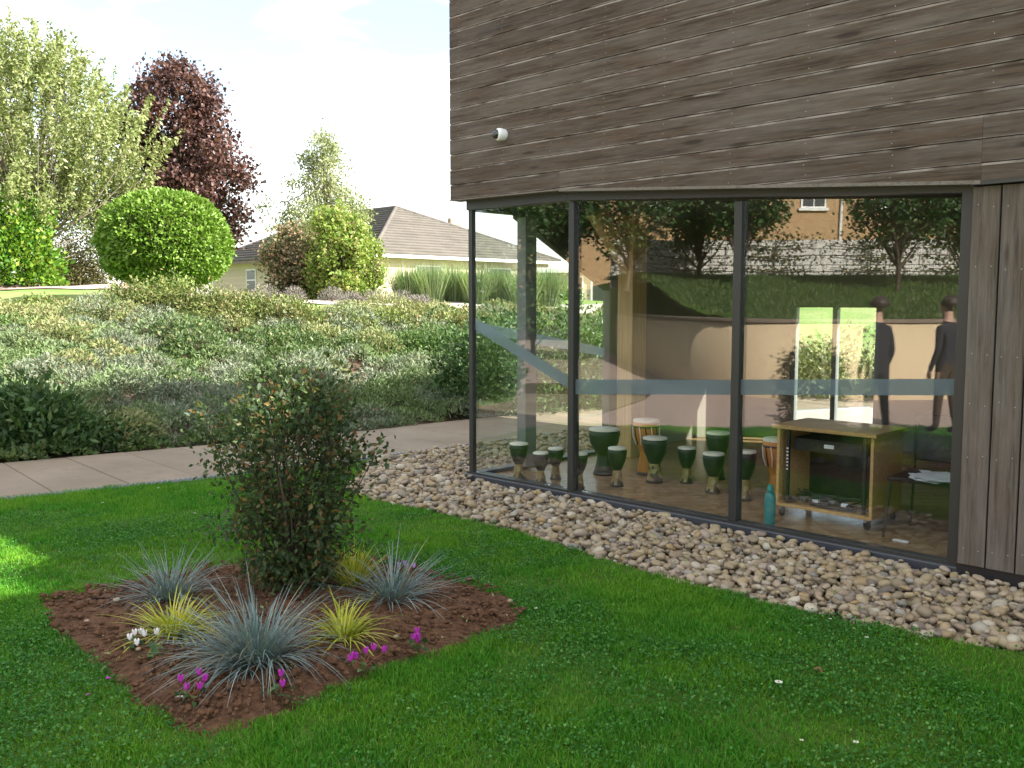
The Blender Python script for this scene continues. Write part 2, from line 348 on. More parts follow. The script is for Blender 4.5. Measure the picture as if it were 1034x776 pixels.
LEAF = dict(
    grass=m_leaf('grass_blades', [(0, (.030, .14, .010)), (.35, (.054, .225, .016)), (.7, (.084, .295, .024)), (.95, (.125, .34, .036)), (1, (.26, .30, .09))], .40, .6, [(0, (.07, .225, .012)), (.6, (.125, .32, .02)), (1, (.22, .38, .05))], 1.0, spec=.15),
    clover=m_leaf('clover_leaves', [(0, (.022, .10, .014)), (.5, (.042, .165, .024)), (.9, (.075, .23, .04)), (1, (.15, .30, .08))], .3, .6, spec=.2),
    bush=m_leaf('bush_leaves', [(0, (.026, .052, .018)), (.4, (.046, .085, .028)), (.78, (.082, .13, .04)), (.87, (.11, .10, .035)), (.96, (.16, .075, .028)), (1, (.24, .21, .06))], .38, .5),
    fescue=m_leaf('blue_grass', [(0, (.10, .16, .15)), (.5, (.17, .25, .245)), (.85, (.26, .33, .32)), (.93, (.30, .27, .17)), (1, (.42, .36, .24))], .2, .5),
    sedge=m_leaf('yellow_grass', [(0, (.22, .28, .02)), (.5, (.40, .44, .035)), (.9, (.58, .56, .07)), (1, (.5, .4, .1))], .35, .5),
    silver=m_leaf('silver_groundcover', [(0, (.085, .115, .065)), (.35, (.14, .175, .11)), (.7, (.205, .24, .165)), (.92, (.28, .31, .235)), (1, (.23, .165, .11))], .25, .7, [(0, (.08, .135, .04)), (.5, (.13, .20, .065)), (1, (.22, .28, .13))], .7),
    low=m_leaf('green_groundcover', [(0, (.04, .08, .024)), (.5, (.08, .135, .04)), (.85, (.13, .185, .06)), (1, (.21, .20, .09))], .3, .5),
    dry=m_leaf('dry_groundcover', [(0, (.13, .17, .05)), (.5, (.23, .26, .10)), (.85, (.32, .32, .16)), (1, (.22, .16, .09))], .3, .7),
    dark=m_leaf('dark_shrub_leaves', [(0, (.024, .06, .018)), (.5, (.05, .11, .03)), (.85, (.085, .15, .045)), (1, (.15, .2, .08))], .28, .5, spec=.3),
    mid=m_leaf('mid_shrub_leaves', [(0, (.035, .085, .016)), (.5, (.06, .135, .024)), (1, (.12, .20, .05))], .3, .45),
    hedge=m_leaf('low_hedge_leaves', [(0, (.07, .11, .025)), (.5, (.15, .21, .05)), (.88, (.24, .29, .09)), (1, (.22, .15, .07))], .3, .5, [(0, (.08, .11, .03)), (.6, (.18, .21, .07)), (1, (.25, .18, .09))], 1.1),
    topiary=m_leaf('topiary_leaves', [(0, (.08, .16, .016)), (.5, (.14, .25, .03)), (.9, (.20, .33, .055)), (1, (.28, .36, .09))], .3, .45),
    pale=m_leaf('pale_tree_leaves', [(0, (.14, .19, .055)), (.5, (.24, .29, .105)), (.85, (.33, .36, .16)), (1, (.40, .39, .22))], .4, .55),
    bright=m_leaf('bright_bush_leaves', [(0, (.05, .14, .012)), (.5, (.10, .23, .02)), (.9, (.2, .31, .03)), (1, (.3, .3, .06))], .4, .45),
    maple=m_leaf('purple_tree_leaves', [(0, (.035, .018, .018)), (.5, (.085, .04, .036)), (.85, (.145, .07, .058)), (1, (.19, .11, .085))], .3, .45),
    conifer=m_leaf('pale_conifer_leaves', [(0, (.16, .20, .08)), (.5, (.25, .29, .13)), (1, (.35, .37, .19))], .3, .6),
    gold=m_leaf('golden_bush_leaves', [(0, (.10, .18, .025)), (.5, (.19, .28, .045)), (.85, (.30, .35, .09)), (1, (.40, .30, .15))], .4, .5),
    pink=m_leaf('pink_bush_leaves', [(0, (.05, .08, .03)), (.4, (.09, .12, .05)), (.6, (.30, .20, .12)), (1, (.42, .30, .2))], .35, .55),
    feather=m_leaf('feathery_green', [(0, (.10, .18, .06)), (.5, (.19, .28, .11)), (.9, (.29, .36, .17)), (1, (.40, .42, .25))], .35, .55),
    lavender=m_leaf('lavender_grey', [(0, (.14, .13, .11)), (.6, (.22, .20, .175)), (1, (.3, .27, .25))], .15, .8),
    twig=m_leaf('twiggy_shrub', [(0, (.16, .13, .07)), (.6, (.24, .21, .10)), (1, (.30, .28, .16))], .3, .7),
    tree=m_leaf('orchard_tree_leaves', [(0, (.02, .05, .014)), (.5, (.045, .10, .026)), (.9, (.09, .15, .045)), (1, (.16, .19, .06))], .3, .45),
    climber=m_leaf('wall_climber_leaves', [(0, (.04, .07, .02)), (.6, (.09, .11, .04)), (1, (.22, .13, .05))], .3, .5))

# ------------------------------------------------------------------ foliage generators
def rdir(n, g): v = g.normal(size=(n, 3)); return v / np.linalg.norm(v, axis=1, keepdims=True)
def leaves_np(P, size, g, aspect=.5, up=.25, fold=.25, dirs=None, bias=0, nrm=None):
    n = len(P); d = rdir(n, g); d[:, 2] += up
    if dirs is not None: d += dirs * bias
    d /= np.linalg.norm(d, axis=1, keepdims=True)
    r = rdir(n, g)
    if nrm is not None: r = r * .6 + nrm
    s = np.cross(d, r); s /= np.linalg.norm(s, axis=1, keepdims=True) + 1e-9; m = np.cross(s, d)
    L = (size * g.uniform(.6, 1.3, n))[:, None]; w = L * aspect * .5
    b = P; t = P + d * L - m * L * .08; l = P + d * L * .45 + s * w + m * w * fold; q = P + d * L * .45 - s * w + m * w * fold
    V = np.stack([b, l, t, q], 1).reshape(-1, 3); i = np.arange(n)[:, None] * 4
    Fa = np.concatenate([i + [0, 1, 2], i + [0, 2, 3]], 1).reshape(-1, 3)
    return V, Fa
def blades_np(P, L, w, az, lean, g):
    n = len(P); c, s = np.cos(az), np.sin(az); dx = np.stack([c, s, np.zeros(n)], 1); sx = np.stack([-s, c, np.zeros(n)], 1)
    tw = g.uniform(0, np.pi, n); sd = np.stack([np.cos(tw), np.sin(tw), np.zeros(n)], 1)
    z = np.array([[0, 0, 1.]]); L = L[:, None]; w = np.broadcast_to(w, (n,))[:, None]; ln = lean[:, None]
    m = P + z * L * .58 + dx * L * ln * .3; t = P + z * L * np.sqrt(np.clip(1 - ln ** 2 * .6, .1, 1)) + dx * L * ln
    V = np.stack([P - sd * w, P + sd * w, m - sd * w * .8, m + sd * w * .8, t], 1).reshape(-1, 3); i = np.arange(n)[:, None] * 5
    return V, np.concatenate([i + [0, 1, 3], i + [0, 3, 2], i + [2, 3, 4]], 1).reshape(-1, 3)
def arcs_np(P, az, L, el, droop, w, k=6):
    """long strap leaves that arch over; one ribbon each"""
    n = len(P); u = np.linspace(0, 1, k)[None, :, None]
    d = np.stack([np.cos(az), np.sin(az), np.zeros(n)], 1)[:, None]; z = np.array([0, 0, 1.])[None, None]
    L = L[:, None, None]; e = el[:, None, None]; dr = droop[:, None, None]
    ctr = P[:, None] + d * (np.cos(e) * u * L * (1 + .15 * u)) + z * (np.sin(e) * u * L - dr * L * u ** 2)
    sd = np.stack([-np.sin(az), np.cos(az), np.zeros(n)], 1)[:, None]; ww = w * (1 - u ** 2.2) + .0004
    V = np.stack([ctr - sd * ww, ctr + sd * ww], 2).reshape(-1, 3)
    i = (np.arange(n)[:, None] * k + np.arange(k - 1)[None]).reshape(-1, 1) * 2
    return V, np.concatenate([i + [0, 1, 3, 2]], 1)
def foliage(name, P, size, mat, parent, g, **k):
    V, Fa = leaves_np(P, size, g, **k); return link(name, mesh_np(name, V, Fa), mat, parent)

# ------------------------------------------------------------------ ground and terrain
QX = [-90, -20, -11, -8, -5.57, -1.99, -.69, 2, 6, 14, 40, 120]; QY = [9.6, 8.8, 8.4, 8.7, 10.02, 12.6, 13.78, 15.7, 17.6, 19.5, 22, 25]
def sst(x): x = np.clip(x, 0, 1); return x * x * (3 - 2 * x)
def hgt(x, y):
    x = np.asarray(x, float); y = np.asarray(y, float)
    d = (y - np.interp(x, QX, QY)) * .82
    left = sst((-.27 - x / np.maximum(y, 1)) / .14)
    b = 1.40 * sst(d / 9.0) ** .9
    up = np.clip(d - 8, 0, 3) * .10 + np.clip(d - 11, 0, 6) * (.035 + .065 * left) - (1 - left) * .75 * sst((d - 15) / 9)
    return np.where(d > 0, b + up, 0) + np.where(d > 0, (fbm(x, y, .5) - .5) * .22 * sst(d / 2), 0)
def build_ground():
    xs = np.unique(np.concatenate([np.linspace(-300, -45, 18), np.arange(-45, 30, .55), np.linspace(30, 300, 18)]))
    ys = np.unique(np.concatenate([np.linspace(-200, 5, 20), np.arange(5, 60, .5), np.linspace(60, 900, 22)]))
    X, Y = np.meshgrid(xs, ys); Z = hgt(X, Y) - .07
    V = np.stack([X, Y, Z], -1).reshape(-1, 3); w = len(xs); i = (np.arange(len(ys) - 1)[:, None] * w + np.arange(w - 1)[None]).reshape(-1, 1)
    tag(link('ground', mesh_np('ground', V, i + [0, 1, w + 1, w], True), MT['ground']), kind='structure')
build_ground()
def sheet(name, poly, z, mat, kind='structure', label=None):
    bm = bmesh.new(); f = bm.faces.new([bm.verts.new((x, y, z)) for x, y in poly]); bmesh.ops.triangulate(bm, faces=[f])
    bmesh.ops.recalc_face_normals(bm, faces=bm.faces)
    if bm.faces and sum(q.normal.z for q in bm.faces) < 0: bmesh.ops.reverse_faces(bm, faces=bm.faces)
    return tag(link(name, bm, mat), label, None, None, kind)
# path: near and far edges follow the photograph, slabs lie across it
NEAR = spline([(-11.5, 5.6), (-8.2, 6.35), (-5.9, 7.45), (-4.59, 8.22), (-2.81, 9.43), (-1.45, 10.55), (-.5, 11.42), (1.6, 13.2), (5.2, 15.2), (12, 17.2)], 240)
FAR = spline([(-11.5, 8.5), (-8.2, 8.65), (-6.9, 9.25), (-5.57, 10.02), (-3.6, 11.4), (-1.99, 12.6), (-.69, 13.78), (2.0, 15.75), (5.8, 17.6), (13, 19.4)], 240)
LAWN_EDGE = [tuple(ground(*p)) for p in ((350, 496), (385, 505), (420, 512), (460, 521), (500, 530), (550, 545), (600, 560), (650, 575), (700, 590), (750, 601), (800, 612), (850, 624), (900, 635), (960, 646), (1034, 657))]
LAWN_EDGE += [(3.6, 3.5), (6.0, 1.2), (9, -2), (9, -40)]
near_in = [tuple(p) for p in NEAR if -4.7 < p[0] < -1.55]
LAWN = [(-9, -40), (-5.4, -4), (-4.5, 1), (-4.05, 4), (-4.0, 5.8), (-4.3, 7.2)] + near_in + LAWN_EDGE
tag(sheet('paving', [(-60, -60), (-3.5, -60), (-3.5, 8.6), (-6.2, 8.9), (-9, 8.75), (-60, 9.2)], -.03, MT['road']))
LPOLY = [(p[0], p[1]) for p in LAWN]
lawn = sheet('lawn', LPOLY, -.012, MT['lawn'])
path = tag(bpy.data.objects.new('path', None), kind='structure'); C.objects.link(path)
sub = link('path_bed', mesh_np('path_bed', np.concatenate([np.c_[NEAR, np.full(240, -.022)], np.c_[FAR, np.full(240, -.022)]]), np.stack([np.arange(239), np.arange(1, 240), np.arange(241, 480), np.arange(240, 479)], 1)), MT['banksoil'], path)
arc = np.concatenate([[0], np.cumsum(np.linalg.norm(np.diff(FAR, axis=0), axis=1))])
def fpt(a): return np.array([np.interp(a, arc, FAR[:, 0]), np.interp(a, arc, FAR[:, 1])])
def across(p, a):
    t = fpt(a + .5) - fpt(a - .5); t /= np.linalg.norm(t); w = np.array([t[1], -t[0]]) + t * .12; w /= np.linalg.norm(w)
    v = NEAR - p; c = v[:, 0] * w[1] - v[:, 1] * w[0]; k = np.where((c[:-1] * c[1:] <= 0) & ((v[:-1] @ w) > 0))[0]
    if not len(k): k = [int(np.argmin(np.abs(c[:-1])))]
    k = k[0]; u = np.clip(c[k] / (c[k] - c[k + 1] + 1e-12), 0, 1); return NEAR[k] * (1 - u) + NEAR[k + 1] * u
rs = random.Random(3); cut = np.arange(2.6, arc[-1] - 1.6, .62)
for a in cut:
    f0, f1 = fpt(a + .004), fpt(a + .616); n0, n1 = across(f0, a), across(f1, a + .612)
    z = rs.uniform(-.0015, .0015) + .004
    bm = bmesh.new(); lo = [bm.verts.new((*p, -.021)) for p in (n0, n1, f1, f0)]; hi = [bm.verts.new((*p, z)) for p in (n0, n1, f1, f0)]
    bm.faces.new(hi)
    for i in range(4): bm.faces.new((lo[i], lo[(i + 1) % 4], hi[(i + 1) % 4], hi[i]))
    bmesh.ops.recalc_face_normals(bm, faces=bm.faces); bmesh.ops.bevel(bm, geom=[e for e in bm.edges if all(v in hi for v in e.verts)], offset=.005, segments=1, affect='EDGES')
    link('slab', bm, MT['slab'], path)
# slotted drain along the near edge of the path
dr = [NEAR[i] for i in range(240) if -6 < NEAR[i][0] < 6]; dn = []
for i, p in enumerate(dr):
    a = dr[max(0, i - 1)]; b = dr[min(len(dr) - 1, i + 1)]; t = (b - a) / np.linalg.norm(b - a); dn.append(np.array([t[1], -t[0]]))
dr = np.array(dr); dn = np.array(dn)
def strip(name, o0, o1, z0, z1, mat, parent):
    a = dr + dn * o0; b = dr + dn * o1; k = len(a)
    V = np.concatenate([np.c_[a, np.full(k, z0)], np.c_[a, np.full(k, z1)], np.c_[b, np.full(k, z1)], np.c_[b, np.full(k, z0)]]); i = np.arange(k - 1)[:, None]
    return link(name, mesh_np(name, V, np.concatenate([i + [0, 1, k + 1, k], i + [k, k + 1, 2 * k + 1, 2 * k], i + [2 * k, 2 * k + 1, 3 * k + 1, 3 * k]])), mat, parent)
drain = tag(thing('drain_channel', 'narrow slotted metal drain running along the edge of the paved path', 'drain'))
strip('channel', .012, .055, -.05, .003, MT['black'], drain); strip('rim', .004, .012, -.05, .009, MT['col'], drain); strip('edging', .055, .066, -.05, .012, MT['col'], drain)
da = np.concatenate([[0], np.cumsum(np.linalg.norm(np.diff(dr, axis=0), axis=1))]); bars = []
for a in np.arange(.1, da[-1], .05):
    p = np.array([np.interp(a, da, dr[:, 0]), np.interp(a, da, dr[:, 1])]); q = np.array([np.interp(a, da, dn[:, 0]), np.interp(a, da, dn[:, 1])])
    bars.append(tube_np([(*(p + q * .01), .006), (*(p + q * .057), .006)], [.006, .006], 4))
tag(link('grating_bars', mesh_np('grating_bars', *merge(bars)), MT['metal'], drain), kind='stuff')

# upper lawn path, gravel border
def draped(name, pts, mat, dz=.02, w=None):
    P = spline(pts[0], 60); Q = spline(pts[1], 60); rows = []
    for v in np.linspace(0, 1, 9):
        e = P * (1 - v) + Q * v; rows.append(np.c_[e, hgt(e[:, 0], e[:, 1]) - .07 + dz])
    V = np.concatenate(rows); i = (np.arange(8)[:, None] * 60 + np.arange(59)[None]).reshape(-1, 1)
    return tag(link(name, mesh_np(name, V, i + [0, 1, 61, 60], True), mat), kind='structure')
draped('upper_path', ([(-40, 27), (-24, 27.0), (-13, 27.2), (-8, 27.4)], [(-40, 29.5), (-24, 29.5), (-13, 29.2), (-8, 28.4)]), MT['road'], .03)
draped('gravel_border', ([(-8, 25.2), (-5, 25), (-2, 25), (3, 26.4)], [(-9, 30), (-5, 30), (-2, 30), (3, 30)]), MT['gravel'], .03)

# ------------------------------------------------------------------ timber building
B = thing('timber_building', 'weathered timber clad building with glazed ground floor room', 'building', WP(2, 0, 0))
BM = Matrix(((WD[0], -ND[0], 0, A[0]), (WD[1], -ND[1], 0, A[1]), (0, 0, 1, 0), (0, 0, 0, 1)))     # board frame: x along, y into the building
INV = Matrix.Translation(-B.location)
S0, S1, SR, H0, H1 = -.13, 11.6, 20.0, 5.5, 8.6       # left end, step in the roof, right end, heights; unseen taller end shaped to shade bed and lawn
NCL = .12
ZB = lambda s: np.interp(s, [-.2, 1.30, 4.76, 16], [2.737, 2.722, 2.484, 2.484])
rb = random.Random(11); bh = .1445; prof_t = .024
def board(name, x0, x1, z0, h, n_face, mat, parent, cut_fn=None, flip=None):
    """a feather of timber with chamfered top edge; local x runs along the grain"""
    bm = bmesh.new(); pr = [(0, .0), (-prof_t, .0015), (-prof_t, h - .008), (-prof_t + .007, h - .003), (0, h - .003)]
    nseg = 2 if cut_fn else 1; rows = []
    for x in (x0, x1): rows.append([bm.verts.new((x, y, z)) for y, z in pr])
    for i in range(5): bm.faces.new((rows[0][i], rows[1][i], rows[1][(i + 1) % 5], rows[0][(i + 1) % 5]))
    bm.faces.new(rows[0][::-1]); bm.faces.new(rows[1])
    if cut_fn:
        for (p, q) in cut_fn:
            a = Vector((p[0], 0, p[1] - z0)); t = Vector((q[0] - p[0], 0, q[1] - p[1])).normalized(); nn = Vector((-t.z, 0, t.x))
            r = bmesh.ops.bisect_plane(bm, geom=bm.verts[:] + bm.edges[:] + bm.faces[:], plane_co=a, plane_no=nn, clear_inner=True)
            ed = [e for e in r['geom_cut'] if isinstance(e, bmesh.types.BMEdge)]
            if ed: bmesh.ops.edgeloop_fill(bm, edges=ed)
    if not bm.faces: bm.free(); return None
    bmesh.ops.recalc_face_normals(bm, faces=bm.faces)
    o = link(name, bm, mat, parent, False); o.matrix_local = INV @ BM @ Matrix.Translation((0, -n_face, z0)); return o
nails = []
rows = int((H1 - 2.4) / bh) + 1; z = 2.45
for r in range(rows):
    z0 = z + r * bh; right = S1 if z0 > H0 - .01 else SR
    left = S0 if z0 < H0 - .05 else S1
    right = SR
    xs = [left]; 
    while True:
        L = rb.uniform(9, 14)
        if xs[-1] + L > right - .9: break
        xs.append(xs[-1] + L)
    xs.append(right)
    if r % 2: xs = [xs[0]] + [x + rb.uniform(-.8, .8) for x in xs[1:-1]] + [xs[-1]]
    for x0, x1 in zip(xs[:-1], xs[1:]):
        cuts = None
        if z0 < 2.75:
            cuts = [((-.2, ZB(-.2)), (1.30, ZB(1.30)))] if x1 < 1.4 else None
            if x0 < 1.30 < x1:                      # the soffit line kinks at the first mullion: cut the board in two there
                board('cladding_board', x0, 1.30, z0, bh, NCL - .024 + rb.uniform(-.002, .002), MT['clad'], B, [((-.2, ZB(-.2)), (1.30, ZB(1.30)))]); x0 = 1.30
            if cuts is None: cuts = [((1.30, ZB(1.30)), (4.76, ZB(4.76)))] if x0 < 4.7 else [((4.7, 2.486), (16, 2.486))]
            if x0 < 4.76 < x1 and x0 < 4.7:
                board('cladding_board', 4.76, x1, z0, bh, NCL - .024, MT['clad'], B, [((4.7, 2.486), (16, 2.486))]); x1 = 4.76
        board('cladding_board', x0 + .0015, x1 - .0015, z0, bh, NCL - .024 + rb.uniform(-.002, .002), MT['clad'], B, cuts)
        for s in np.arange(math.ceil(x0 / .6) * .6, x1, .6):
            for dz in (.035, .105):
                if z0 + dz > ZB(s) + .02 and s < 8: nails.append((s + rb.uniform(-.012, .012), NCL + .001, z0 + dz))
# vertical boards to the right of the glazing
VR = .171; x = 4.70; k = 0
while x < 16:
    bm = bmesh.new(); bm_box(bm, (.004, -.03, 0), (VR - .006, 0, 2.37)); bevel(bm, .003)
    o = link('wall_board', bm, MT['vclad'], B, False); o.matrix_local = INV @ BM @ Matrix.Translation((x, -.055 + rb.uniform(-.002, .002), .085))
    if x < 7:
        for zz in (.2, .78, 1.12, 1.42, 1.95, 2.33):
            for dx in (.04, .13): nails.append((x + dx, .0865, zz + rb.uniform(-.02, .02)))
    x += VR; k += 1
wbox('cap_flashing', 4.705, 16, .03, .125, 2.462, 2.485, MT['frame'], B)
NV, NF = [], []
for i, (s, n, zz) in enumerate(nails):
    c = np.array(WP(s, n, zz)); u = np.array([*WD, 0]); a = np.linspace(0, 2 * np.pi, 6, endpoint=False)
    NV.append(np.concatenate([c + .0035 * (np.cos(a)[:, None] * u + np.sin(a)[:, None] * np.array([0, 0, 1.])), [c + np.array([*ND, 0]) * .0012]]))
    NF.append(np.array([[j, (j + 1) % 6, 6] for j in range(6)]) + 7 * i)
tag(link('nail_heads', mesh_np('nail_heads', np.concatenate(NV), np.concatenate(NF)), MT['metal'], B), kind='stuff')
# mass behind the boards (walls, soffit, roof)
wprism('upper_wall', [(S0 + .005, 2.76), (1.3, 2.75), (4.76, 2.51), (SR, 2.51), (SR, H1), (S1, H1), (S1, H0), (S0 + .005, H0)], -.10, NCL - .026, MT['black'], B)
wprism('soffit', [(S0, 2.730), (1.3, 2.715), (1.3, 2.724), (S0, 2.739)], -.02, NCL + .008, MT['trim'], B); wprism('soffit', [(1.302, 2.705), (4.76, 2.465), (4.76, 2.488), (1.302, 2.7265)], -.02, NCL + .008, MT['trim'], B)
BD = -5.5
wbox('end_wall', S0, S0 + .02, BD, -.10, 2.76, H0, MT['clad'], B)
wbox('roof', S0 - .03, S1, BD, NCL + .02, H0, H0 + .06, MT['roofing'], B); wbox('roof', S1 - .03, SR, BD, NCL + .02, H1, H1 + .06, MT['roofing'], B)
wbox('shade_step_wall', S1, S1 + .05, BD, -.1, H0 + .06, H1, MT['clad'], B)  # closes the unseen taller end, added for its shadow
wbox('rear_wall', S0, SR, BD - .05, BD, 2.7, H0, MT['clad'], B)
wbox('lower_wall', 4.69, SR, -.12, .05, 0, 2.46, MT['black'], B)
wbox('plinth', 4.69, SR, -.12, .045, -.1, .08, MT['black'], B)
# glazing frame
wbox('corner_post', .0, .05, -.05, .0, .05, 2.64, MT['frame'], B)
for s, w in ((1.335, .062), (3.0, .066)): wbox('mullion', s - w / 2 + .01, s + w / 2 + .01, -.08, .012, .06, ZB(s) - .10, MT['frame'], B, .004)
wbox('jamb', 4.615, 4.70, -.12, .012, .0, 2.47, MT['frame'], B, .004)
wprism('head_frame', [(-.01, 2.64), (1.30, 2.638), (1.30, 2.722), (-.01, 2.735)], -.09, .018, MT['frame'], B)
wprism('head_frame', [(1.302, 2.638), (4.69, 2.43), (4.69, 2.488), (1.302, 2.722)], -.09, .017, MT['frame'], B)
wbox('sill', -.02, 4.72, -.08, .05, -.02, .045, MT['sill'], B, .006); wbox('sill_step', -.015, 4.70, -.09, .02, .045, .062, MT['frame'], B)
bands = [[(.07, 1.595, 1.475), (1.313, 1.075, .965)], [(1.378, 1.062, .93), (2.975, 1.152, 1.036)], [(3.045, 1.158, 1.042), (4.612, 1.256, 1.148)]]
for (a, b), bd in zip(((.051, 1.3145), (1.3765, 2.9765), (3.0435, 4.614)), bands):
    p = wprism('glass_pane', [(a, .064), (b, .064), (b, ZB(b) - .088), (a, ZB(a) - .088)], -.045, -.025, MT['glass'], B)
    (s0, t0, b0), (s1, t1, b1) = bd
    wprism('frosted_band', [(s0, b0), (s1, b1), (s1, t1), (s0, t0)], -.024, -.0235, MT['frost'], p)
# side glazing returning from the corner (runs along -n)
def sprism(name, poly, s0, s1, mat, parent=B):
    bm = bmesh.new(); a = [bm.verts.new(WP(s0, -t, z)) for t, z in poly]; b = [bm.verts.new(WP(s1, -t, z)) for t, z in poly]
    bm.faces.new(a); bm.faces.new(b[::-1]); k = len(poly)
    for i in range(k): bm.faces.new((a[i], b[i], b[(i + 1) % k], a[(i + 1) % k]))
    bmesh.ops.recalc_face_normals(bm, faces=bm.faces); return link(name, bm, mat, parent)
sprism('sill', [(.07, -.02), (2.1, -.02), (2.1, .05), (.07, .05)], -.03, .07, MT['sill'])
sprism('head_frame', [(.07, 2.63), (.62, 2.63), (.62, 2.73), (.07, 2.73)], -.005, .07, MT['frame'])
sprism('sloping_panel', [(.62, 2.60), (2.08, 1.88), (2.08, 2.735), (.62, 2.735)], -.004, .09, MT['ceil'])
sprism('post', [(.60, .05), (.76, .05), (.76, 2.6), (.60, 2.6)], .08, .20, MT['col'])
for a, b in ((.07, .67), (.68, 2.07)):
    zt = lambda t: 2.63 if t < .7 else 2.60 - (t - .62) * .493
    p = sprism('glass_pane', [(a, .052), (b, .052), (b, zt(b) if b > 1 else 2.628), (a, zt(a) if a > .65 else 2.628)], .03, .045, MT['glass'])
    bt = lambda t: 1.56 - (t - .05) * .165
    sprism('frosted_band', [(a, bt(a) - .115), (b, bt(b) - .10), (b, bt(b)), (a, bt(a))], .0285, .029, MT['frost'], p)
# room inside
RD = 4.6
wbox('room_floor', .05, 7.4, -RD, -.085, -.03, .012, MT['floor'], B)
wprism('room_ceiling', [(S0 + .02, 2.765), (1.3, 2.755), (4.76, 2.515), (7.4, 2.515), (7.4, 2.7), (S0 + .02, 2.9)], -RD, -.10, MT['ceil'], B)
sprism('side_wall', [(2.08, 0), (RD, 0), (RD, 2.9), (2.08, 2.9)], .0, .10, MT['wallin'])
def back(name, s0, s1, z0, z1, mat): return wbox(name, s0, s1, -RD - .12, -RD, z0, z1, mat, B)
WS0, WS1 = 1.0, 2.12
back('back_wall', .0, WS0, 0, 2.9, MT['wallin']); back('back_wall', WS1, 7.5, 0, 2.9, MT['wallin'])
back('back_wall', WS0, WS1, 0, .17, MT['wallin']); back('back_wall', WS0, WS1, 1.68, 2.9, MT['wallin'])
wbox('window_frame', WS0, WS0 + .05, -RD - .1, -RD - .02, .17, 1.68, MT['col'], B); wbox('window_frame', WS1 - .05, WS1, -RD - .1, -RD - .02, .17, 1.68, MT['col'], B); wbox('window_frame', (WS0 + WS1) / 2 - .03, (WS0 + WS1) / 2 + .03, -RD - .1, -RD - .02, .17, 1.68, MT['col'], B)
wbox('window_pane', WS0 + .05, WS1 - .05, -RD - .065, -RD - .055, .17, 1.68, MT['glass'], B)
wbox('far_wall', 7.4, 7.5, -RD, -.1, 0, 2.7, MT['wallin'], B)
# timber column and knee brace beside the end of the side glazing
g_ = ground(631, 461); cs, cn = (g_ - A) @ WD, (g_ - A) @ ND
wbox('column', cs - .05, cs + .16, cn - .16, cn + .10, .012, 2.7, MT['glulam'], B, .006)
sprism('knee_brace', [(1.42, 2.66), (1.62, 2.74), (2.12, 2.16), (2.12, 1.97)], cs - .02, cs + .10, MT['glulam'])
# ------------------------------------------------------------------ things in the room
def djembe(px, py, h, wtop, label, kind='dark', group=None):
    g = ground(px, py, .012); r = wtop / 2
    t = thing('djembe_drum', label, 'drum', (g[0], g[1], .0125), 'drums standing in the glazed room')
    sh = MT['orange'] if kind == 'orange' else MT['drumdark']; bs = MT['orange'] if kind == 'orange' else (MT['drumdark'] if kind == 'plain' else MT['drumbase'])
    lathe('shell', [(r * .46, h * .42), (r * .62, h * .50), (r * .9, h * .68), (r * 1.0, h * .85), (r * .98, h * .97), (r * .93, h * .975)], sh, t)
    lathe('stem', [(0, 0), (r * .66, 0), (r * .68, h * .03), (r * .55, h * .2), (r * .47, h * .34), (r * .455, h * .43)], bs, t)
    lathe('drum_head', [(r * .985, h * .955), (r * .99, h * .985), (r * .94, h), (0, h)], MT['skin'], t)
    lathe('ring', [(r * 1.0, h * .86), (r * 1.035, h * .865), (r * 1.035, h * .885), (r * 1.0, h * .89)], MT['black'], t)
    lathe('foot_ring', [(r * .67, h * .0), (r * .71, h * .005), (r * .71, h * .05), (r * .66, h * .055)], MT['black'], t)
    if kind == 'orange':
        for i in range(14):
            a = i / 14 * 2 * math.pi; a2 = a + .11
            V, Fa = tube_np([(r * 1.03 * math.cos(a), r * 1.03 * math.sin(a), h * .88), (r * 1.0 * math.cos(a2), r * 1.0 * math.sin(a2), h * .7), (r * .74 * math.cos(a), r * .74 * math.sin(a), h * .55)], [.006] * 3, 5)
            link('rope', mesh_np('rope', V, Fa), MT['paper' if i % 2 else 'black'], t, False)
    return t
dj = [(524, 484, .36, .185, 'small dark drum nearest the glass corner post', 'paint'), (546, 488, .30, .155, 'smallest dark drum with patterned foot left of the first mullion', 'paint'),
      (561, 484, .31, .155, 'dark patterned drum just left of the first mullion', 'paint'), (584, 494, .34, .17, 'dark drum half hidden behind the first mullion', 'paint'),
      (610, 479, .47, .315, 'largest plain dark green hourglass drum beside timber column', 'plain'), (623, 491, .37, .18, 'dark drum with pale patterned foot in front of the largest drum', 'paint'),
      (652, 479, .56, .27, 'tall pale headed drum with orange foot behind the timber column', 'orange'), (661, 487, .44, .24, 'wide dark drum standing in front of the orange footed drum', 'paint'),
      (693, 488, .35, .175, 'dark drum with yellow painted foot standing alone mid floor', 'paint'), (724, 484, .47, .23, 'dark drum at the back behind the low painted drum', 'plain'), (720, 498, .37, .20, 'low wide dark drum left of the second mullion', 'paint'),
      (752, 505, .44, .185, 'dark drum half hidden behind the second mullion', 'paint'), (783, 505, .55, .245, 'rope strung drum with striped shell and orange foot beside the desk', 'orange')]
for px, py, h, w, l, k in dj: djembe(px, py, h, w, l, k)
g = ground(777, 529, .012)
bt = thing('water_bottle', 'teal water bottle standing on the floor by the glass', 'bottle', (g[0], g[1], .0125))
lathe('body', [(0, 0), (.042, 0), (.044, .01), (.044, .2), (.038, .235), (.024, .25)], MT['teal'], bt); lathe('cap', [(.024, .25), (.027, .252), (.027, .285), (.02, .29), (.018, .31), (0, .312)], MT['teal'], bt)
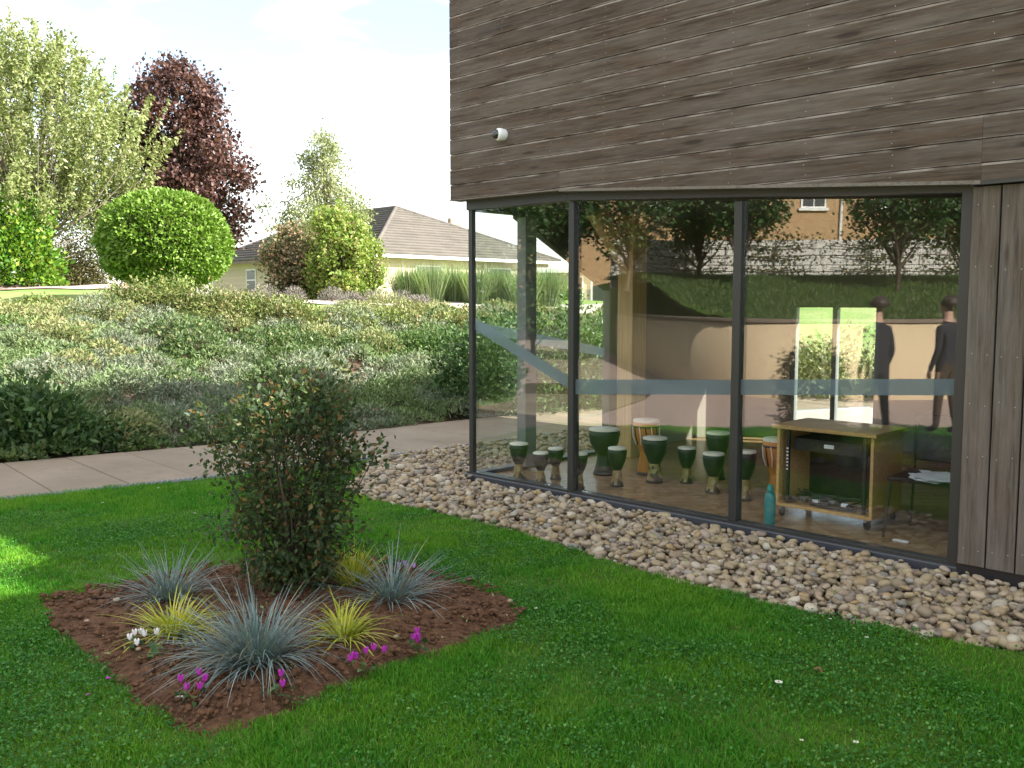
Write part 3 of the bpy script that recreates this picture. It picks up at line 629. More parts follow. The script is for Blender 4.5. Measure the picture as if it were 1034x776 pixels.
def pbox(name, par, lo, hi, mat, bev=.002):      # box in (s, n, z) as a part
    return wbox(name, lo[0], hi[0], lo[1], hi[1], lo[2], hi[2], mat, par, bev)
ds = thing('rack_desk', 'beech equipment rack desk with open front on castors', 'desk', WP(3.43, -.85, .012))
pbox('desk_top', ds, (3.02, -1.15, .735), (3.88, -.55, .765), MT['desk']); pbox('side_panel', ds, (3.05, -1.12, .10), (3.075, -.585, .735), MT['desk']); pbox('side_panel', ds, (3.825, -1.12, .10), (3.85, -.585, .735), MT['desk'])
pbox('base_panel', ds, (3.075, -1.12, .10), (3.825, -.585, .125), MT['desk']); pbox('back_panel', ds, (3.075, -1.12, .125), (3.825, -1.105, .735), MT['black'])
pbox('rack_rail', ds, (3.12, -.64, .13), (3.145, -.61, .73), MT['black']); pbox('rack_rail', ds, (3.755, -.64, .13), (3.78, -.61, .73), MT['black'])
for q in range(7): pbox('rail_slot', ds, (3.124, -.609, .40 + q * .028), (3.141, -.608, .412 + q * .028), MT['white'], 0)
for s_ in (3.09, 3.8):
    for n_ in (-1.08, -.62):
        c = WP(s_, n_, .055); V, Fa = tube_np([(c[0] - .014, c[1], c[2] + .0), (c[0] + .014, c[1], c[2])], [.04, .04], 12); w_ = link('castor', mesh_np('castor', V, Fa, True), MT['black'], ds)
        pbox('castor_fork', w_, (s_ - .02, n_ - .02, .075), (s_ + .02, n_ + .02, .10), MT['metal'], 0)
eq = thing('audio_unit', 'black rack unit with small white label high in the desk', 'equipment', WP(3.45, -.8, .58)); pbox('case', eq, (3.16, -1.0, .56), (3.74, -.66, .66), MT['black']); pbox('label_plate', eq, (3.42, -.66, .60), (3.50, -.655, .63), MT['paper'], 0)
rc = np.random.default_rng(5); cab = []
for i in range(16):
    p = np.array([[3.2 + rc.random() * .55, -.98 + rc.random() * .35, .135 + rc.random() * .05]]); 
    for _ in range(7): p = np.vstack([p, np.clip(p[-1] + rc.normal(size=3) * [.12, .08, .02], [3.11, -1.06, .135], [3.79, -.62, .21])])
    pp = spline(p, 40); cab.append((np.array([WP(*q) for q in pp]), np.full(40, .006)))
cb = thing('cable_pile', 'tangled pile of dark cables on the desk base', 'cables', WP(3.45, -.8, .13)); tag(tubes('cables', cab, MT['cable'], cb, 5), kind='stuff')
for q in range(5):
    s_ = 3.2 + q * .12; pbox('plug', cb, (s_, -.75 + .03 * (q % 2), .15), (s_ + .05, -.71 + .03 * (q % 2), .175), MT['paper' if q % 2 else 'metal'])
# chair with papers at the right end
ch = thing('stacking_chair', 'dark chair with thin metal legs at the right end of the room', 'chair', WP(4.25, -.7, .012))
SEAT = .44
pbox('seat', ch, (3.98, -.98, SEAT), (4.44, -.52, SEAT + .03), MT['black'], .01); pbox('backrest', ch, (3.98, -1.02, SEAT + .10), (4.40, -.985, SEAT + .46), MT['black'], .01)
for s_, n_ in ((4.0, -.55), (4.42, -.55), (4.0, -.98), (4.42, -.98)):
    tubes('leg', [([WP(s_ + (.03 if s_ > 4.2 else -.03), n_ + (.03 if n_ > -.7 else -.03), .012), WP(s_, n_, SEAT), WP(s_, n_, SEAT + (.02 if n_ > -.7 else .4))], [.010] * 3)], MT['black'], ch)
rp = random.Random(4)
for q in range(5):
    bm = bmesh.new(); n = 5; G = [[bm.verts.new((i / 4 * .297 - .15, j / 4 * .21 - .1, .004 * q + .03 * (rp.random() ** 2) * (i + j) / 8)) for j in range(n)] for i in range(n)]
    for i in range(4):
        for j in range(4): bm.faces.new((G[i][j], G[i + 1][j], G[i + 1][j + 1], G[i][j + 1]))
    o = link('paper_sheet', bm, MT['paper'], None); o.location = WP(4.32 + rp.uniform(-.06, .06), -.68 + rp.uniform(-.08, .08), SEAT + .034); o.rotation_euler = (0, 0, rp.uniform(0, 3)); smooth(o)
    tag(o, ['lowest loose white sheet of paper on the dark chair', 'second lowest sheet of paper in the pile on the dark chair', 'middle sheet of paper in the pile on the dark chair', 'second highest sheet of paper in the pile on the dark chair', 'topmost curled sheet of paper in the pile on the dark chair'][q], 'paper', 'papers on the dark chair')
o = wbox('paper_scrap', 4.06, 4.17, -.50, -.47, .0125, .022, MT['paper']); tag(o, 'small white scrap lying on the floor under the dark chair', 'paper')
# dark plant on a stand by the rear window is only a reflection in the photograph, so nothing stands there

# ------------------------------------------------------------------ security camera on the cladding
sc_ = WP(.62, NCL + .0, 3.27)
cm = thing('security_camera', 'white dome security camera fixed to the timber cladding', 'camera', sc_)
Mr = Matrix.Translation(sc_) @ Matrix.Scale(.84, 4) @ Matrix(((WD[0], 0, ND[0], 0), (WD[1], 0, ND[1], 0), (0, -1, 0, 0), (0, 0, 0, 1)))
def rlathe(name, prof, mat, par, extra=None):
    o = lathe(name, prof, mat, None, 24); o.data.transform(Mr @ (extra or Matrix())); o.parent = par; o.location = -par.location; return o
tilt = Matrix.Translation((0, 0, .045)) @ Matrix.Rotation(R(-22), 4, 'Y')
rlathe('mount', [(0, 0), (.062, 0), (.064, .01), (.064, .05), (.058, .06), (0, .06)], MT['white'], cm)
rlathe('housing', [(.062, -.02), (.068, .0), (.068, .035), (.062, .048), (.05, .052)], MT['white'], cm, tilt)
rlathe('dome', [(.05, .05), (.049, .065), (.042, .083), (.028, .097), (.012, .104), (0, .105)], MT['pane'], cm, tilt)

# ------------------------------------------------------------------ pebble border
kb = np.array([p for p in NEAR if -1.62 < p[0] < 5.5]); tn = np.gradient(kb, axis=0); tn /= np.linalg.norm(tn, axis=1, keepdims=True)
kb = kb + np.stack([tn[:, 1], -tn[:, 0]], 1) * .07
PEB = [tuple(p) for p in kb] + [WP(.05, -6.5, 0)[:2], WP(-.02, 0, 0)[:2], WP(4.7, .03, 0)[:2], WP(9, .03, 0)[:2]] + [(6.0, 1.2), (3.6, 3.5)] + LAWN_EDGE[:-4][::-1]
border = tag(bpy.data.objects.new('pebble_border', None), kind='structure'); C.objects.link(border)
bedp = sheet('pebble_bed', PEB, -.045, MT['banksoil']); bedp.parent = border; del bedp['kind']
gp = np.random.default_rng(21)
bmp = bmesh.new(); bmesh.ops.create_cube(bmp, size=1.0); bmesh.ops.subdivide_edges(bmp, edges=bmp.edges, cuts=1, use_grid_fill=True)
bmp.verts.ensure_lookup_table(); PV0 = np.array([v.co[:] for v in bmp.verts]); PF = np.array([[v.index for v in f.verts] for f in bmp.faces]); bmp.free()
PV0 /= np.linalg.norm(PV0, axis=1, keepdims=True) ** .82
PV = []
for k in range(10): PV.append(PV0 * .5 * (1 + gp.uniform(-.13, .13, (len(PV0), 1))) + gp.uniform(-.03, .03, PV0.shape))
stones = []
def rotm(g):
    a, b, c = g.uniform(0, 6.28), g.normal() * .3, g.normal() * .3
    return np.array(Matrix.Rotation(a, 3, 'Z') @ Matrix.Rotation(b, 3, 'X') @ Matrix.Rotation(c, 3, 'Y'))
for layer, (sp, zz) in enumerate(((.056, -.022), (.074, .006), (.15, .024))):
    xs, ys = np.meshgrid(np.arange(-2.2, 6.5, sp), np.arange(2.0, 15.5, sp * .9)); P = np.stack([xs.ravel(), ys.ravel()], 1) + gp.uniform(-.45, .45, (xs.size, 2)) * sp
    P = P[inside(P, PEB)]; P = P[(P[:, 0] < 4.2) & (P[:, 1] < 14.6)]
    for p in P:
        if layer and gp.random() < .25: continue
        q = (p - A) @ ND
        if -.05 < q < .07 and 0 < (p - A) @ WD < 4.7: continue
        s = np.array([1.28, 1.0, .68]) * min(.092, gp.lognormal(math.log(.055), .33)); s[2] *= gp.uniform(.8, 1.25)
        stones.append((p[0], p[1], zz + gp.uniform(-.012, .012), s, rotm(gp), gp.integers(10)))
def pix(p): 
    z = p[2] - EYE; f = p[1] * math.cos(PITCH) - z * math.sin(PITCH); return CX + F * p[0] / f, CY - F * (p[1] * math.sin(PITCH) + z * math.cos(PITCH)) / f, f
sc = []
for t in stones:
    x, y, f = pix(t[:3]); vis = 0 < x < 1034 and y < 776 and t[2] > -.008 and not ((np.array(t[:2]) - A) @ ND < 0)
    sc.append((t[3][0] * t[3][1] / f ** 2) if vis else 0)
order = np.argsort(sc)[::-1]
PM = [mesh_np('pebble', v, PF, True) for v in PV]
for m_ in PM: m_.materials.append(MT['pebble'])
for i in order[:300]:
    x, y, z, s, Rm, k = stones[i]; o = bpy.data.objects.new('pebble', PM[k]); C.objects.link(o); o.parent = border
    o.matrix_local = Matrix.Translation((x, y, z)) @ Matrix(Rm.tolist()).to_4x4() @ Matrix.Diagonal((*s, 1))
rest = [stones[i] for i in order[300:]]
Vr = np.concatenate([(PV[k] * s) @ Rm.T + [x, y, z] for x, y, z, s, Rm, k in rest]); Fr = np.concatenate([PF + len(PV0) * i for i in range(len(rest))])
tag(link('small_pebbles', mesh_np('small_pebbles', Vr, Fr, True), MT['pebble'], border), kind='stuff')

# ------------------------------------------------------------------ flower bed
BED = np.array([ground(*p) for p in ((28, 609), (62, 601), (112, 592), (165, 580), (225, 569), (300, 562), (380, 566), (440, 578), (495, 597), (540, 621), (497, 640), (428, 664), (355, 692), (275, 721), (196, 742), (158, 722), (112, 696), (70, 655))])
bp = spline(np.vstack([BED, BED[:1]]), 120)[:-1]; g = np.random.default_rng(3); bc = bp.mean(0); aw = np.linspace(0, 6.283, len(bp), endpoint=False); bp = bp + g.normal(size=bp.shape) * .012 + (bp - bc) / np.linalg.norm(bp - bc, axis=1, keepdims=True) * ((vnoise(np.cos(aw) * 4 + 9, np.sin(aw) * 4 + 9, 1.6) - .5) * .13)[:, None]
ang = np.linspace(0, 1, 26) ** .7; Vb = []
for f in ang:
    e = bc + (bp - bc) * f; zz = .045 * (1 - f ** 5) - .012 + (1 - f ** 8) * ((fbm(e[:, 0], e[:, 1], 7) - .5) * .08 + (fbm(e[:, 0], e[:, 1], 22, 3) - .5) * .05)
    Vb.append(np.c_[e, zz])
Vb = np.concatenate(Vb); n_ = len(bp); i = (np.arange(25)[:, None] * n_ + np.arange(n_)[None]); j = np.arange(25)[:, None] * n_ + (np.arange(n_)[None] + 1) % n_
fb = tag(link('flower_bed', mesh_np('flower_bed', Vb, np.stack([i, j, j + n_, i + n_], -1).reshape(-1, 4), True), MT['bed']), kind='structure')
def bedz(x, y): return .03 + (fbm(x, y, 7) - .5) * .05
Pc = bc + (bp[g.integers(0, n_, 6500)] - bc) * (g.random((6500, 1)) ** .5) * .99; Vc = []
for p in Pc:
    s = np.array([1.2, 1, .7]) * g.lognormal(math.log(.013), .55); Vc.append((PV[g.integers(10)] * s) @ rotm(g).T + [p[0], p[1], bedz(p[0], p[1]) + .004])
tag(link('soil_crumbs', mesh_np('soil_crumbs', np.concatenate(Vc), np.concatenate([PF + len(PV0) * i for i in range(len(Vc))]), False), MT['bed'], fb), kind='stuff')
for px, py, s in ((118, 612, .04), (88, 633, .03), (470, 628, .045), (515, 612, .035), (205, 726, .05), (400, 648, .03), (140, 665, .025)):
    q = ground(px, py); o = link('soil_stone', PM[3].copy(), None, fb, False); o.location = (q[0], q[1], bedz(*q) + .012); o.scale = (s * 1.3, s, s * .7); o.data.materials.clear(); o.data.materials.append(MT['bed'] if s > .04 else MT['pebble'])

# ------------------------------------------------------------------ lawn blades
bedpoly = [tuple(p) for p in bc + (bp - bc) * .97 * (1 + .03 * (_rg.random((len(bp), 1)) - .5))]
def lawn_pts(dens, x0, x1, y0, y1, g):
    n = int(dens * (x1 - x0) * (y1 - y0)); P = np.stack([g.uniform(x0, x1, n), g.uniform(y0, y1, n)], 1)
    return P[inside(P, LPOLY) & ~inside(P, bedpoly)]
g = np.random.default_rng(9)
P = np.concatenate([lawn_pts(11500, -3.9, 2.4, 3.0, 5.6, g), lawn_pts(7500, -5.2, 2.9, 5.6, 9.8, g), lawn_pts(5000, 2.4, 4.5, 2.6, 5.6, g), lawn_pts(2600, -5.5, -3.4, 2.5, 7.5, g)])
P = P[(np.abs(P[:, 0]) < P[:, 1] * .62 + 1.3) | (P[:, 0] < -2.5)]
cl = fbm(P[:, 0], P[:, 1], 1.7, 5); fine = vnoise(P[:, 0], P[:, 1], 9, 4)
L = (.021 + .022 * fine + g.uniform(0, .012, len(P))) * (1 - .3 * sst((cl - .52) / .1)); keep = g.random(len(P)) < 1 - .5 * sst((cl - .50) / .1); P, L = P[keep], L[keep]
V, Fa = blades_np(np.c_[P, np.full(len(P), -.014)], L, .0019 + .0011 * g.random(len(P)), g.uniform(0, 6.28, len(P)), g.uniform(.1, .95, len(P)), g)
tag(link('lawn_grass', mesh_np('lawn_grass', V, Fa), LEAF['grass']), 'short mown green grass of the lawn', 'grass', None, 'stuff')
# clover and small lawn weeds: little tilted leaves, thick in patches
P = lawn_pts(5200, -4.2, 3.4, 3.0, 7.6, g); k = fbm(P[:, 0], P[:, 1], 1.5, 5) + .10 * sst((5.6 - P[:, 1]) / 2.5); P = P[k > .47 + .22 * g.random(len(P))]
up = np.array([[0, 0, 1.6]]); V, Fa = leaves_np(np.c_[P, g.uniform(.004, .030, len(P))], .0155, g, .85, .15, .2, None, 0, up)
tag(link('clover', mesh_np('clover', V, Fa), LEAF['clover']), 'low clover leaves growing in patches through the lawn', 'clover', None, 'stuff')
# daisies, petals and a dead leaf on the lawn
def daisy(px, py, r, lab):
    q = ground(px, py); t = thing('daisy', lab, 'flower', (q[0], q[1], 0), 'white daisies scattered on the lawn')
    bm = bmesh.new()
    for k in range(11):
        a = k / 11 * 6.283; b = a + .22; c = bm.verts.new((0, 0, .036)); bm.faces.new((c, bm.verts.new((r * math.cos(a - .2), r * math.sin(a - .2), .04)), bm.verts.new((r * 1.15 * math.cos(a), r * 1.15 * math.sin(a), .039)), bm.verts.new((r * math.cos(a + .2), r * math.sin(a + .2), .04))))
    link('petals', bm, MT['petalw'], t, False); lathe('eye', [(0, .044), (r * .3, .042), (r * .34, .037)], LEAF['sedge'], t, 8); tubes('stem', [([(q[0], q[1], -.012), (q[0], q[1], .036)], [.0012, .001])], LEAF['clover'], t, 4)
for px, py, r, lab in ((786, 697, .016, 'largest white daisy in the lawn right of centre'), (875, 651, .009, 'small white daisy near the pebble border'), (864, 759, .010, 'white daisy near the bottom edge of the lawn right of centre'), (809, 757, .007, 'tiny white daisy left of the other bottom daisy'), (838, 632, .007, 'tiny white daisy closest to the pebbles'), (197, 523, .009, 'white daisy in the lawn left of the bush'), (104, 512, .010, 'white daisy in the lawn near the path'), (541, 621, .008, 'tiny white daisy at the right tip of the bed'), (160, 497, .009, 'white daisy by the drain edge')): daisy(px, py, r, lab)
def flatleaf(name, px, py, L, mat, label, cat):
    q = ground(px, py); g2 = np.random.default_rng(int(px)); bm = bmesh.new(); pts = [(0, 0), (.25, .3), (.55, .36), (.8, .2), (1, 0), (.8, -.22), (.55, -.34), (.25, -.28)]
    c = bm.verts.new((L * .5, 0, .0)); vv = [bm.verts.new((L * x, L * y, abs(y) * L * .5 + g2.uniform(0, .1) * L)) for x, y in pts]
    for a in range(8): bm.faces.new((c, vv[a], vv[(a + 1) % 8]))
    o = link(name, bm, mat); o.location = (q[0], q[1], .028); o.rotation_euler = (.2, .1, g2.uniform(0, 6)); tag(o, label, cat)
flatleaf('fallen_leaf', 822, 681, .045, MT['deadleaf'], 'curled reddish brown dead leaf on the lawn at right', 'leaf')
flatleaf('fallen_petal', 92, 707, .022, MT['petalp'], 'single magenta petal fallen on the lawn left of the bed', 'petal'); flatleaf('fallen_petal', 107, 692, .026, MT['petalp'], 'faded magenta petal at the left edge of the bed', 'petal')
flatleaf('fallen_leaf', 186, 712, .05, MT['skin'], 'pale tan dead leaf at the front of the flower bed', 'leaf')

# ------------------------------------------------------------------ plants in the bed
def tuft(name, label, cat, px, py, n, L, w, mat, el=(50, 88), droop=(.1, .5), spread=.06, seed=0, group=None):
    q = ground(px, py, .03); g = np.random.default_rng(seed); az = g.uniform(0, 6.283, n); r = spread * np.sqrt(g.random(n))
    P = np.stack([q[0] + np.cos(az) * r, q[1] + np.sin(az) * r, np.full(n, bedz(*q) - .01)], 1); e = np.radians(el[0] + (el[1] - el[0]) * (1 - (r / spread) ** 1.2 * .75 * g.uniform(.7, 1.3, n)).clip(0, 1))
    az2 = az + g.normal(size=n) * .7 + .6 * np.sin(az - seed); V, Fa = arcs_np(P, az2, L * g.uniform(.4, 1.15, n), e, g.uniform(*droop, n) * (1.15 - np.sin(e) * .45), w, 7)
    t = thing(name, label, cat, (q[0], q[1], bedz(*q) - .01), group); link('blades', mesh_np('blades', V, Fa), mat, t)
    k = n // 60 + 3; a2 = g.uniform(0, 6.283, k); V, Fa = arcs_np(np.stack([q[0] + np.cos(a2) * spread * .5, q[1] + np.sin(a2) * spread * .5, np.full(k, bedz(*q))], 1), a2, L * g.uniform(.5, .95, k), np.radians(g.uniform(10, 50, k)), g.uniform(.25, .5, k), w * .9, 6)
    link('dry_blades', mesh_np('dry_blades', V, Fa), LEAF['dry'], t); return t
G1, G2 = 'blue grass tufts in the flower bed', 'yellow grass tufts in the flower bed'
tuft('blue_grass_tuft', 'largest blue grey grass tuft at the front of the bed', 'ornamental grass', 258, 668, 620, .52, .0026, LEAF['fescue'], (18, 86), (.15, .85), .10, 1, G1)
tuft('blue_grass_tuft', 'blue grey grass tuft at the back left of the bed', 'ornamental grass', 172, 604, 330, .42, .0024, LEAF['fescue'], (18, 84), (.12, .7), .085, 2, G1)
tuft('blue_grass_tuft', 'loose blue grey grass tuft at the back right of the bed', 'ornamental grass', 398, 604, 260, .46, .0026, LEAF['fescue'], (12, 78), (.12, .75), .085, 3, G1)
tuft('yellow_grass_tuft', 'yellow grass tuft between the two left blue tufts', 'ornamental grass', 176, 641, 260, .36, .0045, LEAF['sedge'], (25, 80), (.35, .95), .06, 4, G2)
tuft('yellow_grass_tuft', 'yellow grass tuft in the middle of the bed right of the largest blue tuft', 'ornamental grass', 348, 643, 150, .33, .0045, LEAF['sedge'], (20, 78), (.35, .9), .055, 5, G2)
tuft('yellow_grass_tuft', 'yellow green grass tuft at the back beside the bush', 'ornamental grass', 356, 592, 240, .36, .004, LEAF['sedge'], (35, 85), (.2, .5), .06, 6, G2)
def cyclamen(label, px, py, flowers, mat, seed):
    q = ground(px, py, .03); t = thing('cyclamen_plant', label, 'flower', (q[0], q[1], bedz(*q)), 'cyclamen in the flower bed'); g = np.random.default_rng(seed); b = np.array([q[0], q[1], bedz(*q)])
    n = 16; a = g.uniform(0, 6.283, n); r = g.uniform(.01, .07, n)
    foliage('leaves', b + np.stack([np.cos(a) * r, np.sin(a) * r, g.uniform(.008, .03, n)], 1), .035, LEAF['dark'], t, g, aspect=.9, up=.1, nrm=np.array([[0, 0, 1.5]]))
    for k in range(flowers):
        f = b + np.array([g.normal() * .05, g.normal() * .045, g.uniform(.04, .085)]); st = tubes('stem', [([b, (b + f) / 2 + [0, 0, .015], f], [.0018, .0015, .0012])], MT['deadleaf'], t, 4)
        bm = bmesh.new()
        for i in range(5):
            a = i / 5 * 6.283 + k; w = .011; d = np.array([math.cos(a), math.sin(a), 0]); s = np.array([-d[1], d[0], 0])
            pts = [f, f + d * .008 + s * w * .7 + [0, 0, .012], f + d * .013 + s * w * .5 + [0, 0, .03], f + d * .012 + [0, 0, .036], f + d * .013 - s * w * .5 + [0, 0, .03], f + d * .008 - s * w * .7 + [0, 0, .012]]
            bm.faces.new([bm.verts.new(p) for p in pts])
        link('flower', bm, mat, t)
cyclamen('white cyclamen at the left side of the bed', 138, 654, 5, MT['petalw'], 1); cyclamen('single white cyclamen bloom in front of the yellow grass', 156, 664, 1, MT['petalw'], 2)
cyclamen('magenta cyclamen at the front left of the bed', 194, 706, 6, MT['petalp'], 3); cyclamen('pair of magenta cyclamen under the largest blue tuft', 284, 704, 2, MT['petalp'], 4)
cyclamen('magenta cyclamen clump at the front centre of the bed', 366, 677, 6, MT['petalp'], 5); cyclamen('magenta cyclamen at the right side of the bed', 421, 653, 4, MT['petalp'], 6); cyclamen('mauve flowers behind the right blue grass tuft', 405, 585, 4, MT['petalm'], 7)

# the dark bush
def stems_and_leaves(t, base, tips, g, r0, mat_w, bend=.15):
    ln = []
    for p in tips:
        m = base + (p - base) * .5 + g.normal(size=3) * bend * np.linalg.norm(p - base) * .4; m[2] = base[2] + (p[2] - base[2]) * .55
        q = spline([base + g.normal(size=3) * [r0 * 2, r0 * 2, 0], m, p], 7); ln.append((q, np.linspace(r0, r0 * .25, 7)))
    return ln
g = np.random.default_rng(31); q = ground(296, 592, .03); b0 = np.array([q[0], q[1], .02])
bush = thing('leafy_bush', 'dark green bush with reddish leaves standing in the flower bed', 'bush', tuple(b0))
tips = []
while len(tips) < 330:
    z = g.uniform(.06, 1.22); u = z / 1.22; rad = np.interp(u, [0, .15, .3, .5, .72, .9, 1], [.12, .26, .31, .34, .41, .33, .12])
    a = g.uniform(0, 6.283); rr = rad * math.sqrt(g.uniform(.10, 1)) * (0.78 + .4 * vnoise(a * 1.5, z * 4, 1.0, 3)); tips.append(b0 + [math.cos(a) * rr + .02, math.sin(a) * rr, z])
for z, x in ((1.02, -.46), (1.10, -.50), (.86, .52), (.80, .5), (.75, -.44), (.38, -.42), (.28, .42), (.80, -.50), (1.3, -.12), (1.33, .16), (1.26, .3)): tips.append(b0 + [x, g.uniform(-.15, .15), z])
tips = np.array(tips)
tubes('stems', stems_and_leaves(bush, b0, tips[::3], g, .009, MT['bark']), MT['bark'], bush, 5)
lp = np.repeat(tips, 30, 0); lp = lp + g.normal(size=lp.shape) * [.062, .062, .05]; lp = lp[lp[:, 2] > .06]
out = lp - (b0 + [0, 0, .5]); out /= np.linalg.norm(out, axis=1, keepdims=True)
foliage('leaves', lp, .041, LEAF['bush'], bush, g, aspect=.55, up=.05, dirs=out, bias=.8)

# ------------------------------------------------------------------ planted bank
g = np.random.default_rng(41)
def bank_pts(n, x0, x1, y0, y1):
    P = np.stack([g.uniform(x0, x1, n), g.uniform(y0, y1, n)], 1); d = (P[:, 1] - np.interp(P[:, 0], QX, QY)) * .82
    k = (d > .02) & (d < 8.6) & (P[:, 0] > -.64 * P[:, 1] - .5) & (P[:, 0] < .32 * P[:, 1] + .5); return P[k], d[k]
cen, dc = bank_pts(5200, -14, 7, 9, 25); keep = []
for i, p in enumerate(cen):                       # spaced plants
    if all((p[0] - q[0]) ** 2 + (p[1] - q[1]) ** 2 > .30 ** 2 for q in keep): keep.append((p[0], p[1], dc[i]))
acc = {'silver': [], 'low': [], 'dry': []}
for x, y, d in keep:
    m1 = float(fbm(x, y, .45, 11)); m2 = float(fbm(x, y, .8, 23)); u = g.random()
    if m2 < .34 and u < .6: continue
    k = 'dry' if d > 6.9 + g.normal() * .5 else ('low' if m1 + g.normal() * .05 > .60 else ('dry' if u > .93 else 'silver'))
    Rm_ = g.uniform(.20, .42) * (1.5 if g.random() < .2 else 1); Hm = Rm_ * g.uniform(.5, 1.15) * min(1, .4 + d); n = int(1500 * Rm_)
    r = Rm_ * np.sqrt(g.random(n)) * 1.08; a = g.uniform(0, 6.283, n); px_, py_ = x + np.cos(a) * r, y + np.sin(a) * r
    ok = (py_ - np.interp(px_, QX, QY)) > -.02; zz = Hm * np.sqrt(np.clip(1 - (r / Rm_ / 1.1) ** 2, 0, 1)) * g.uniform(.55, 1.05, n)
    dv = np.stack([np.cos(a) * r / Rm_, np.sin(a) * r / Rm_, .7 * np.ones(n)], 1); P = np.stack([px_, py_, hgt(px_, py_) - .05 + zz], 1)
    acc[k].append((P[ok], dv[ok]))
for nm, lab, k, sz, asp in (('silver_ground_cover', 'silvery green ground cover foliage spread over the bank', 'silver', .078, .30), ('green_ground_cover', 'patches of green ground cover foliage on the bank', 'low', .075, .5), ('dry_ground_cover', 'yellowish dry ground cover along the top of the bank', 'dry', .08, .36)):
    P = np.concatenate([q[0] for q in acc[k]]); dv = np.concatenate([q[1] for q in acc[k]]); V, Fa = leaves_np(P, sz, g, asp, .2, .25, dv, 1.1); tag(link(nm, mesh_np(nm, V, Fa), LEAF[k]), lab, 'ground cover', None, 'stuff')
bx = spline([(-15, 9), (-9, 9.2), (-5.57, 10.4), (-1.99, 12.95), (-.69, 14.15), (2.5, 16.5), (7, 18.6)], 80); 
rowsb = []
for v in np.linspace(0, 1, 24): e = bx + np.array([[0, .98]]) * v * 9.0; rowsb.append(np.c_[e, hgt(e[:, 0], e[:, 1]) - .055])
i = (np.arange(23)[:, None] * 80 + np.arange(79)[None]).reshape(-1, 1)
tag(link('bank_soil', mesh_np('bank_soil', np.concatenate(rowsb), i + [0, 1, 81, 80], True), MT['banksoil']), kind='structure')
def shrub(name, label, cat, cx, cy, rad, n, lsz, mat, seed, group=None, asp=.5, z0=None, flat=.0, shell=.5, up=.3, lump=.35, nstem=8, core=False):
    g = np.random.default_rng(seed); zb = float(hgt(cx, cy)) - .05 if z0 is None else z0; t = thing(name, label, cat, (cx, cy, zb), group)
    v = rdir(n, g); v[:, 2] = np.abs(v[:, 2]) if flat == 0 else v[:, 2]
    a = np.arctan2(v[:, 1], v[:, 0]); lf = 1 - lump + 2 * lump * (vnoise(a * 1.6 + seed, v[:, 2] * 3, 1.3, seed) * .6 + vnoise(a * 4 + seed, v[:, 2] * 7, 1.3, seed + 2) * .4)
    r = (shell + (1 - shell) * g.random(n)) * lf; P = v * r[:, None] * np.asarray(rad)
    if flat: P[:, 2] = np.sign(P[:, 2]) * np.abs(P[:, 2]); P[:, 2] += rad[2] * flat
    P += [cx, cy, zb]; k = P[:, 2] > zb + .02
    foliage('foliage', P[k], lsz, mat, t, g, aspect=asp, up=up, dirs=v[k], bias=.7)
    b = np.array([cx, cy, zb]); tp = b + rdir(nstem, g) * np.asarray(rad) * .8; tp[:, 2] = zb + np.abs(tp[:, 2] - zb) + .1
    tubes('stems', stems_and_leaves(t, b, tp, g, .012 * max(1, rad[2]), MT['bark']), MT['bark'], t, 5)
    return t
q = ground(20, 462); shrub('dark_shrub', 'dark green large leaved shrub at the left end of the path', 'shrub', q[0] - .15, q[1] + .55, (.85, .65, .78), 4600, .12, LEAF['dark'], 51, shell=.45, asp=.42)
q = ground(92, 456); shrub('dark_shrub', 'small dark green shrub spilling over the path at left', 'shrub', q[0] - .1, q[1] + .35, (.62, .45, .42), 2200, .09, LEAF['dark'], 52, shell=.4, asp=.42)
for px, py, rr, hh, sd, lab in ((497, 421, 1.15, 1.55, 53, 'dense green shrub beside the path, left of the glass corner'), (560, 416, 1.5, 1.6, 54, 'dense green shrub by the path seen through the corner glass'), (628, 411, 1.5, 1.5, 55, 'dense green shrub by the path seen right of the first mullion')):
    q = ground(px, py); shrub('green_shrub', lab, 'shrub', q[0], q[1] + .8, (rr, .95, hh), 9500, .085, LEAF['dark' if sd == 53 else 'mid'], sd, 'shrubs beside the path behind the glass', shell=.5)
def bshrub(name, label, px, py, Y, rad, n, lsz, mat, sd, **k): return shrub(name, label, 'shrub', at(px, Y), Y, rad, n, lsz, mat, sd, **k)
bshrub('low_shrub', 'bright green low shrub in the middle of the bank', 165, 390, 14.2, (.75, .6, .34), 2000, .06, LEAF['low'], 61); bshrub('low_shrub', 'small green shrub low on the bank near the path', 205, 420, 12.9, (.5, .45, .28), 1300, .06, LEAF['low'], 62)
bshrub('low_shrub', 'green shrub at the left edge halfway up the bank', 15, 330, 16.5, (.9, .7, .45), 2400, .07, LEAF['mid'], 63); bshrub('low_shrub', 'low green shrub on the bank right of the dark bush', 395, 375, 15.2, (.8, .6, .34), 2000, .06, LEAF['low'], 64)
bshrub('low_shrub', 'green leafy shrub near the top right of the bank', 440, 325, 18.5, (1.2, .8, .55), 3600, .08, LEAF['mid'], 65); bshrub('low_shrub', 'yellowish shrub along the top of the bank at far left', 45, 300, 20, (1.0, .7, .4), 2200, .08, LEAF['hedge'], 66)
hedge = [(135, .8, .72), (172, .9, .82), (212, .95, .8), (255, .95, .72), (298, .8, .66)]
hn = ['leftmost', 'second from left', 'middle', 'second from right', 'rightmost']
for i, (px, w, hh) in enumerate(hedge): bshrub('hedge_shrub', hn[i] + ' of the five pale leaved shrubs in front of the topiary', px, 0, 19.2 + .25 * (i % 2), (w, .7, hh), 4200, .075, LEAF['hedge'], 70 + i, group='pale shrubs along the top of the bank', shell=.45)
